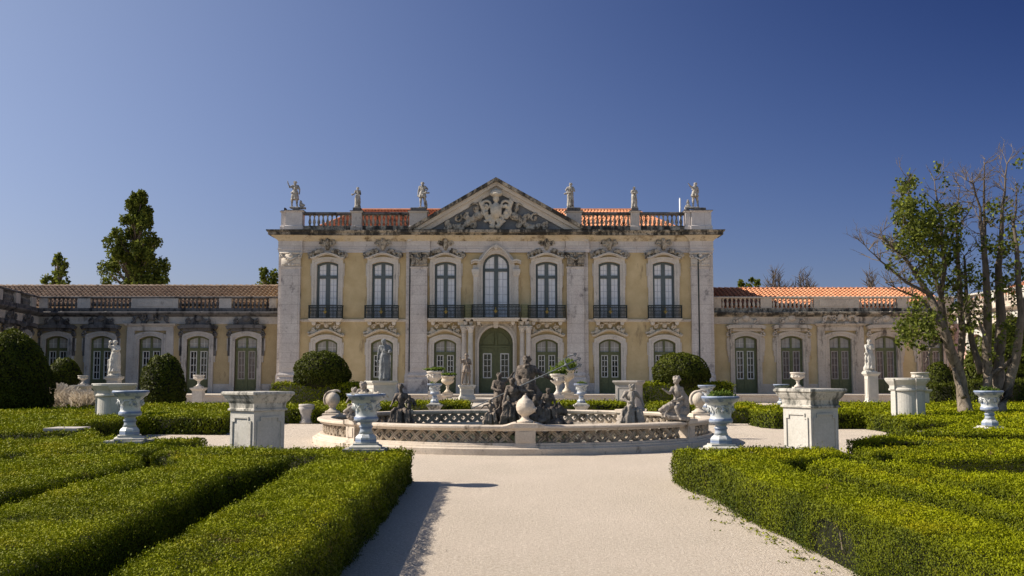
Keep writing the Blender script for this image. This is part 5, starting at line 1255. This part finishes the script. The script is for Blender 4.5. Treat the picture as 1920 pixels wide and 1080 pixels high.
# child seated on right coping, seen from the side, arm raised towards the group
c=fp_(50,FR-.05,.61)
def exA(m,V):
    m.ball((.0,.0,.20),(.26,.18,.16)); m.ball((-.18,-.05,.12),(.2,.15,.1)); m.tube([(.1,.1,.7),(.18,.1,.5),(.2,.1,.2)],[.06,.1,.1],8); m.tube([(-.1,-.1,.4),(-.3,-.12,.3),(-.42,-.1,.22)],[.07,.07,.05],8)
    m.tube([(-.35,-.12,.2),(-.2,-.16,.1),(.1,-.18,.08),(.25,-.15,.05)],[.05,.06,.07,.05],6)
statue(figure(seat(head=(-.01,-.02,.92),neck=(0,0,.80),le=(-.17,-.06,.62),lh=(-.30,-.1,.70),re=(.10,-.10,.52),rh=(-.12,-.16,.46),lk=(-.2,-.14,.36),la=(-.3,-.16,.14),rk=(-.06,-.2,.3),ra=(.02,-.22,.08)),child=1,hair=1,bulk=1.15,turnh=-1.2,extra=exA),'seated grey child figure raising one hand on the right front edge of the fountain',M['grey_stat'],c,1.02,.12)
c=fp_(-46,FR-.05,.61)
def exB(m,V): exA(m,V); m.join(figure(seat(),child=1).move((-.22,.1,.05),.8))
statue(figure(seat(lh=(-.3,-.1,.62),lk=(-.2,-.14,.36),la=(-.3,-.16,.14),rk=(.2,-.14,.36),ra=(.3,-.16,.14)),child=1,bulk=1.1,extra=exB),'pair of seated child figures hidden behind the left foreground urn',M['grey_stat'],c,.96,.12)
def exC(m,V):
    drap(m,V); m.join(figure(dict(le=(-.15,-.1,.7)),child=1).move((.18,-.05,.32),.40)); m.tube([(.1,0,.7),(.25,.02,.6),(.3,0,.5)],[.04,.05,.05],6)
statue(figure(seat(head=(-.02,-.02,.90)),bulk=1.1,extra=exC),'dark blackened seated figure with child at the left rear of the basin',M['bronze'],(fx(754,28),28,.16),1.30,.2)
def exD(m,V): drap(m,V); m.tube([(.0,-.1,.75),(.02,-.16,.6),(-.02,-.2,.45)],[.05,.05,.04],6); m.limb((-.05,-.2,.45),(-.12,-.25,.1),.05,.06)
statue(figure(seat(head=(.02,-.06,.84),le=(-.19,-.06,.6),lh=(-.08,-.18,.56),re=(.2,-.02,.62),rh=(.24,-.1,.5)),bulk=1.1,extra=exD),'bent grey seated figure at the right rear of the basin, before the empty pedestal',M['grey_stat'],(fx(1181,28),28,.16),1.38,.2)

# central sculpture
SX,SY = fx(985,25.9),25.9
gp = thing('fountain_sculpture','dark lead sculpture group with a bearded trident bearer above rocks and sea creatures','sculpture',(SX,SY,.16))
def gpt(px,py,dy=0): q=at(px,py,SY+dy); return (q.x,q.y,q.z)
rk=MB(); rr=random.Random(11)
for k in range(130):
    u=rr.random(); h_=rr.random()**1.2; x=rr.uniform(-1,1)*(1.02-.80*h_)+.02; y=rr.uniform(-.8,.8)*(1-.7*h_); rk.ball((x,y,h_*.98+.0),(rr.uniform(.07,.17),rr.uniform(.07,.17),rr.uniform(.06,.18)),8,6)
for k in range(26):
    a=rr.uniform(0,6.28); r0_=rr.uniform(.15,.6); rk.tube([(r0_*.4*math.cos(a),r0_*.4*math.sin(a),.95-r0_*.5),(r0_*math.cos(a+.4),r0_*math.sin(a+.4),.7-r0_*.5),(1.2*r0_*math.cos(a+.2),1.2*r0_*math.sin(a+.2),.28),(1.5*r0_*math.cos(a),1.5*r0_*math.sin(a),.02)],[.05,.06,.07,.05],6)
me=remesh(rk,.028,0,.03,9); me.materials.append(M['bronze']); link('rock_mound',me,gp,(0,0,0))
def gfig(fg, name, mat_, px, pyt, pyb, dy=0, rz=0, parent=gp, vox=.012):
    p=at(px,pyb,SY+dy); hh=at(px,pyt,SY+dy).z-p.z; me=statue_mesh(fg,hh,vox,mat_,None,rz); return link(name,me,parent,(p.x-SX,p.y-SY,p.z-.16))
def exN(m,V):
    for k in range(10): a=k*.9; m.ball(V['head']+Vector((.03*math.sin(a),-.055+.01*math.cos(a),-.05-.010*k)),.022,6,5)
    for k in range(7): a=k*.9; m.lathe([(.012,0),(.004,.06)],V['head']+Vector((.045*math.cos(a),.045*math.sin(a),.055)),5)
    m.tube([(-.12,.05,.5),(-.16,.08,.35),(-.14,.1,.1)],[.06,.08,.08],8); m.tube([(.1,-.05,.52),(.18,-.04,.4),(.2,.05,.1)],[.06,.08,.07],8)
    m.tube([(-.12,.02,.52),(0,-.1,.48),(.12,-.04,.5)],[.04,.06,.05],6)
gfig(figure(dict(re=(.215,-.06,.735),rh=(.36,-.10,.655),le=(-.15,.0,.68),lh=(-.10,-.12,.55),rk=(.13,-.12,.32),ra=(.14,-.1,.08),lk=(-.12,-.1,.3),la=(-.15,0,.06),head=(.0,-.02,.935)),bulk=1.38,turnh=-.3,extra=exN,robe=.12),'bearded_figure',M['bronze'],988,668,790,.1)
tr=MB(); A=Vector(gpt(884,766,-.35)); B=Vector(gpt(1068,681,-.35)); dv=(B-A).normalized(); L=(B-A).length
tr.tube([A,B-dv*.06],.015,8); pv=Vector((-dv.z,0,dv.x))
C_=B-dv*.10; tr.ball(C_,.045,8,6)
for q in (-1,0,1):
    if q: tr.tube([C_,C_+pv*.15*q+dv*.02,C_+pv*.18*q+dv*.16,C_+pv*.15*q+dv*.31],[.024,.026,.022,.016],6); T_=C_+pv*.15*q+dv*.31
    else: tr.tube([C_,C_+dv*.36],[.02,.014],6); T_=C_+dv*.36
    for e in (-1,1): tr.tube([T_+dv*.06,T_-dv*.02+pv*.05*e],[.010,.016],5)
    tr.ball(T_,.016,6,4)
tr.v=[(x-SX,y-SY,z-.16) for x,y,z in tr.v]; link('trident',tr.mesh('trident',M['statue_grey']),gp)
gfig(figure(dict(le=(-.15,-.04,.68),lh=(-.05,-.14,.64),re=(.19,-.04,.86),rh=(.27,-.08,.98),head=(-.01,0,.93)),robe=.02,cape=.05,bulk=1.2),'nymph',M['bronze'],937,699,790,-.1)
gfig(figure(seat(head=(-.02,-.04,.86),re=(.2,-.08,.66),rh=(.38,-.12,.66),le=(-.16,-.06,.56),lh=(-.2,-.16,.4)),bulk=1.35,extra=drap),'merman',M['bronze'],962,702,795,-.45)
def beast(pts, rad, hd, name, mat_):
    m=MB(); m.tube(pts,rad,10)
    for p,r in zip(pts,rad): m.ball(p,r,10,7)
    h0=Vector(pts[-1]); d=Vector(hd); m.limb(h0,h0+d,rad[-1]*1.05,rad[-1]*.6); m.ball(h0+d,(rad[-1]*.7,)*3,8,6)
    for q in (-1,1): m.limb(h0+Vector((0,.05*q,.08)),h0+Vector((0,.07*q,.2)),.04,.015)
    for k,p in enumerate(pts): m.ball((p[0],p[1]-.02,p[2]+rad[k]*.9),(rad[k]*.5,.05,rad[k]*.5),6,5)
    for q in (-1,1): b0=Vector(pts[-2]); m.tube([b0+Vector((0,.1*q,-.05)),b0+Vector((.2*(1 if d.x>0 else -1),.16*q,-.1)),b0+Vector((.28*(1 if d.x>0 else -1),.16*q,-.3))],[.07,.055,.035],6)
    me=remesh(m,.02,1,.02,10); me.materials.append(mat_); link(name,me,gp)
beast([(.2,0,.3),(.5,-.1,.45),(.72,-.2,.50),(.85,-.25,.62)],[.22,.23,.19,.14],(.14,-.02,-.06),'sea_horse',M['bronze'])
beast([(.35,-.3,.05),(.7,-.45,.16),(.98,-.5,.14)],[.16,.17,.13],(.14,0,.12),'sea_horse',M['bronze'])
beast([(-.2,-.3,.2),(-.5,-.4,.35),(-.66,-.42,.55)],[.2,.17,.12],(-.10,-.05,-.1),'dolphin',M['bronze'])
gfig(figure(seat(le=(-.25,-.05,.7),lh=(-.34,-.08,.6),head=(-.03,-.05,.85)),bulk=1.2,extra=drap),'sea_nymph',M['brown_stat'],920,745,796,-.5)
gfig(figure(seat(),bulk=1.3,extra=drap),'sea_nymph',M['bronze'],1028,722,795,-.2)

# ------------------------------------------------------------------ trees
def tree_parts(t, limbs, m_bark):
    s=MB()
    for pts,rad in limbs: s.tube(pts,rad,7)
    link('trunk',s.mesh('trunk',m_bark,smooth=True),t)
def crown(t, P, size, mat_, tilt=1.4, N_=None):
    P=np.array(P); Nn=N_ if N_ is not None else rng.normal(0,1,P.shape); Nn/=np.linalg.norm(Nn,axis=1)[:,None]
    link('crown',leafmesh('crown',leaves(P,Nn,np.full(len(P),size)*rng.uniform(.7,1.3,len(P)),None,1.3,tilt),M[mat_]),t)
# poplar like tree behind the left wing
def clump_tree(px,Y,pyb,outline,label,name='poplar_tree',n=70,size=.34,sd=1,mat_='leaf_tree',cover=95,cs=(.55,1.0)):
    x0=fx(px,Y); t=thing(name,label,'tree',(x0,Y,0)); rr=random.Random(sd); P=[];limbs=[]
    zt=fz(outline[0][1],Y); limbs.append(([(0,0,0),(0,0,zt*.5),(.1,0,zt*.93)],[.5,.3,.06]))
    for k in range(n):
        py=rr.uniform(outline[0][1],pyb); 
        for (a,b) in zip(outline,outline[1:]):
            if a[1]<=py<=b[1]: u=(py-a[1])/max(1,b[1]-a[1]); l=a[0]+(b[0]-a[0])*u; r_=a[2]+(b[2]-a[2])*u; break
        else: continue
        pxx=rr.uniform(l,r_); wd=(r_-l); X=fx(pxx,Y)-x0; Z=fz(py,Y); D=rr.uniform(-.5,.5)*wd*(fx(961,Y)-fx(960,Y))
        cr_=rr.uniform(*cs)*min(1,.35+.65*wd/(outline[-1][2]-outline[-1][0])); m_=int(cover*rr.uniform(.6,1.3)); v=rng.normal(0,1,(m_,3)); v/=np.linalg.norm(v,axis=1)[:,None]; P.append(np.array([X,D,Z])+v*cr_*rng.uniform(.35,1.05,(m_,1))*np.array([.85,.85,1.15]))
        limbs.append(([(X*.15,D*.1,max(.5,Z-2.2)),(X*.6,D*.6,Z-.9),(X,D,Z)],[.12,.07,.03]))
    tree_parts(t,limbs,M['bark_dark']); crown(t,np.concatenate(P),size,mat_); return t
clump_tree(250,92,560,[(247,362,261),(236,388,268),(240,405,274),(214,430,284),(208,452,292),(212,475,292),(206,508,298),(200,535,302),(200,560,302)],'tall dense poplar like tree rising behind the left wing roof',n=150,size=.21,sd=3,cover=170,cs=(.5,1.0))
clump_tree(105,85,560,[(99,482,109),(93,496,118),(89,512,122),(87,560,126)],'small airy tree behind the far left wing roof',name='airy_tree',n=34,size=.24,sd=5,cover=45,cs=(.4,.8))
clump_tree(495,85,560,[(488,509,512),(476,516,517),(472,560,517)],'tip of a leafy tree showing between left wing roof and palace','leafy_tree',n=26,size=.24,sd=6,cover=60,cs=(.35,.6))
clump_tree(1403,90,560,[(1395,523,1408),(1388,530,1418),(1386,560,1420)],'tip of a leafy tree showing above the right wing roof beside the palace','leafy_tree',n=9,size=.24,sd=8,cover=50,cs=(.3,.5))
def bare_tree(px,Y,pyt,wpx,label,sd=0,n=16):
    x0=fx(px,Y); zt=fz(pyt,Y); rr=random.Random(sd); t=thing('bare_tree',label,'tree',(x0,Y,0),group='distant bare trees'); limbs=[([(0,0,0),(.1,0,zt*.6)],[.25,.12])]; k1=fx(961,Y)-fx(960,Y)
    for i in range(n):
        X=rr.uniform(-.5,.5)*wpx*k1; zz=zt*(1-abs(X)/(wpx*k1)*.35)-rr.uniform(0,.9); b=[(X*.2,rr.uniform(-.5,.5),zt*.55),(X*.75,rr.uniform(-1,1),zt*.8),(X,rr.uniform(-1,1),zz)]; limbs.append((b,[.07,.04,.012]))
        for j in range(7):
            u=rr.random(); o=Vector(b[1]).lerp(Vector(b[2]),u); limbs.append(([o,o+Vector((rr.uniform(-.7,.7),rr.uniform(-.4,.4),rr.uniform(.2,.9)))],[.025,.008]))
    tree_parts(t,limbs,M['bark']); return t
bare_tree(1455,88,498,40,'distant bare grey tree above the right wing roof, leftmost of three',1,22)
bare_tree(1505,88,500,46,'distant bare grey tree above the right wing roof, middle of three',2,22)
bare_tree(1635,88,488,12,'slim distant bare tree near the big bare tree, above the right wing roof',3,10)
# the old half bare tree at right
TY=31.0; k1=fx(961,TY)-fx(960,TY)
def tp(px,py,dy=0): q=at(px,py,TY+dy); return Vector((q.x,q.y,q.z))
tx=fx(1835,TY); ot=thing('old_tree','old many stemmed half bare tree with grey trunks and sparse leaves at the right','tree',(tx,TY,0))
main=[ ([(1812,790),(1806,745),(1795,690),(1780,650),(1762,600),(1742,552),(1715,510),(1690,478),(1668,458),(1648,440)],[.26,.20,.17,.15,.13,.10,.075,.05,.035,.02],-.3),
 ([(1795,690),(1775,630),(1765,560),(1772,500),(1765,430),(1758,380),(1752,338)],[.13,.11,.09,.08,.06,.045,.02],.2),
 ([(1808,760),(1800,700),(1805,620),(1800,540),(1795,470),(1792,400),(1800,350)],[.14,.12,.11,.09,.07,.05,.02],.5),
 ([(1858,790),(1852,730),(1850,650),(1852,560),(1848,500),(1842,440),(1838,390),(1825,345),(1812,338)],[.22,.17,.14,.13,.11,.085,.06,.035,.015],-.2),
 ([(1848,500),(1846,420),(1845,360),(1846,308)],[.08,.07,.05,.025],.1),
 ([(1862,790),(1872,700),(1878,600),(1872,500),(1878,430),(1884,360),(1888,308)],[.24,.2,.16,.12,.09,.06,.03],.3),
 ([(1868,790),(1888,740),(1905,670),(1916,590),(1908,500),(1900,420),(1906,362)],[.22,.17,.14,.11,.09,.06,.03],-.4),
 ([(1840,700),(1822,640),(1812,560),(1808,480)],[.12,.1,.07,.04],.4),
 ([(1808,745),(1796,715),(1788,690)],[.10,.08,.05],-.5),
 ([(1905,670),(1880,690),(1858,700),(1846,735)],[.08,.07,.07,.08],-.1),
 ([(1780,650),(1765,638),(1745,650),(1735,680)],[.06,.05,.035,.015],-.5),
 ([(1742,552),(1700,530),(1665,500),(1640,478),(1622,460)],[.06,.05,.035,.02,.01],-.4),
 ([(1762,600),(1725,560),(1695,548),(1660,530)],[.06,.045,.03,.012],.3),
 ([(1765,560),(1740,470),(1710,430),(1705,380),(1706,345)],[.07,.05,.04,.03,.015],.1),
 ([(1772,500),(1785,440),(1815,400),(1830,360)],[.05,.04,.025,.012],.6),
 ([(1916,590),(1935,520),(1930,440),(1940,380)],[.09,.06,.04,.02],.2),
 ([(1850,650),(1835,600),(1818,585),(1808,600)],[.05,.04,.03,.015],-.6)]
limbs=[];rr=random.Random(21);tips=[]
def twig(p,d,L,r,dep):
    q=p+d*L*.5+Vector((rr.uniform(-1,1),rr.uniform(-1,1),rr.uniform(-.6,1)))*L*.12; e=p+d*L+Vector((0,0,L*.1))
    limbs.append(([p,q,e],[r,r*.7,r*.35])); tips.append(e)
    if dep>0:
        for _ in range(rr.choice((2,3,3))):
            nd=(d+Vector((rr.uniform(-1,1),rr.uniform(-1,1),rr.uniform(-.7,.9)))*.85).normalized(); twig(p.lerp(e,rr.uniform(.3,1)),nd,L*rr.uniform(.45,.75),r*.55,dep-1)
for pts,rad,dy in main:
    n=len(pts); P=[tp(px,py,dy+.35*math.sin(i*1.3)*(i>0)) for i,(px,py) in enumerate(pts)]
    Q=[];Rr_=[]
    for i in range(n-1):
        for u in (0,.5): w_=P[i].lerp(P[i+1],u); Q.append(w_+Vector((rr.uniform(-1,1),rr.uniform(-1,1),0))*.03*(u>0)); Rr_.append(rad[i]*(1-u)+rad[i+1]*u)
    Q.append(P[-1]);Rr_.append(rad[-1]); limbs.append((Q,[r_*(1 if p_.z<3.5 else max(.62,1-.09*(p_.z-3.5))) for r_,p_ in zip(Rr_,Q)]))
    for i in range(2,len(Q)):
        if pts[min(n-1,i//2)][1]<640:
            for _ in range(3 if Rr_[i]<.1 else 2):
                d=Vector((rr.uniform(-1,1),rr.uniform(-.8,.8),rr.uniform(-.1,1))).normalized(); twig(Q[i],d,rr.uniform(.25,.7),.016,2)
limbs=[([ (p[0]-tx,p[1]-TY,p[2]) for p in a],b) for a,b in limbs]
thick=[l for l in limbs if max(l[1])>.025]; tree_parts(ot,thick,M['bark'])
bs_=MB()
for pts,rad in limbs:
    if max(rad)<=.025: bs_.tube(pts,rad,4)
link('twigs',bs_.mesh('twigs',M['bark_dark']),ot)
P=[]
regs=[(1705,395,34,60,26),(1740,430,40,50,30),(1700,450,34,40,18),(1765,410,40,60,18),(1740,500,50,40,16),(1725,600,36,34,20),(1700,625,20,20,10),(1770,480,40,50,12),(1800,430,26,40,8),(1790,560,50,60,12),(1705,350,12,14,5),(1850,470,50,60,14),(1890,450,34,50,16),(1905,540,34,60,18),(1830,600,50,50,12),(1890,620,40,60,10),(1860,400,30,30,7),(1820,520,40,50,9),(1915,330,12,30,2),(1745,620,30,20,8)]
for cx_,cy_,rx_,ry_,n_ in regs:
    for _ in range(int(n_*(1.9 if cx_<1800 else 1.2))):
        c=tp(cx_+rr.gauss(0,.5)*rx_, cy_+rr.gauss(0,.5)*ry_, rr.uniform(-1.2,1.2)); m_=rr.randint(16,34); P.append(np.array(c)+rng.normal(0,1,(m_,3))*rr.uniform(.06,.15))
P=np.concatenate(P)-np.array([tx,TY,0]); crown(ot,P,.085,'leaf_tree')
# stems showing in the thin spot of the right hedge
sm=MB(); rr=random.Random(5)
for k in range(22):
    y=9.4-.05*k+rr.uniform(-.1,.1); x=2.90+rr.uniform(0,.12)
    sm.tube([(x+.05,y,0),(x-.03+rr.uniform(-.03,.03),y+rr.uniform(-.1,.1),.15),(x-.02,y+rr.uniform(-.15,.15),.34)],[.008,.006,.004],5)
hr_=[o for o in COL.objects if o.get('label','').startswith('sunlit box hedge along')][0]
link('stems',sm.mesh('stems',M['bark_dark'],tuple(hr_.location)),hr_)
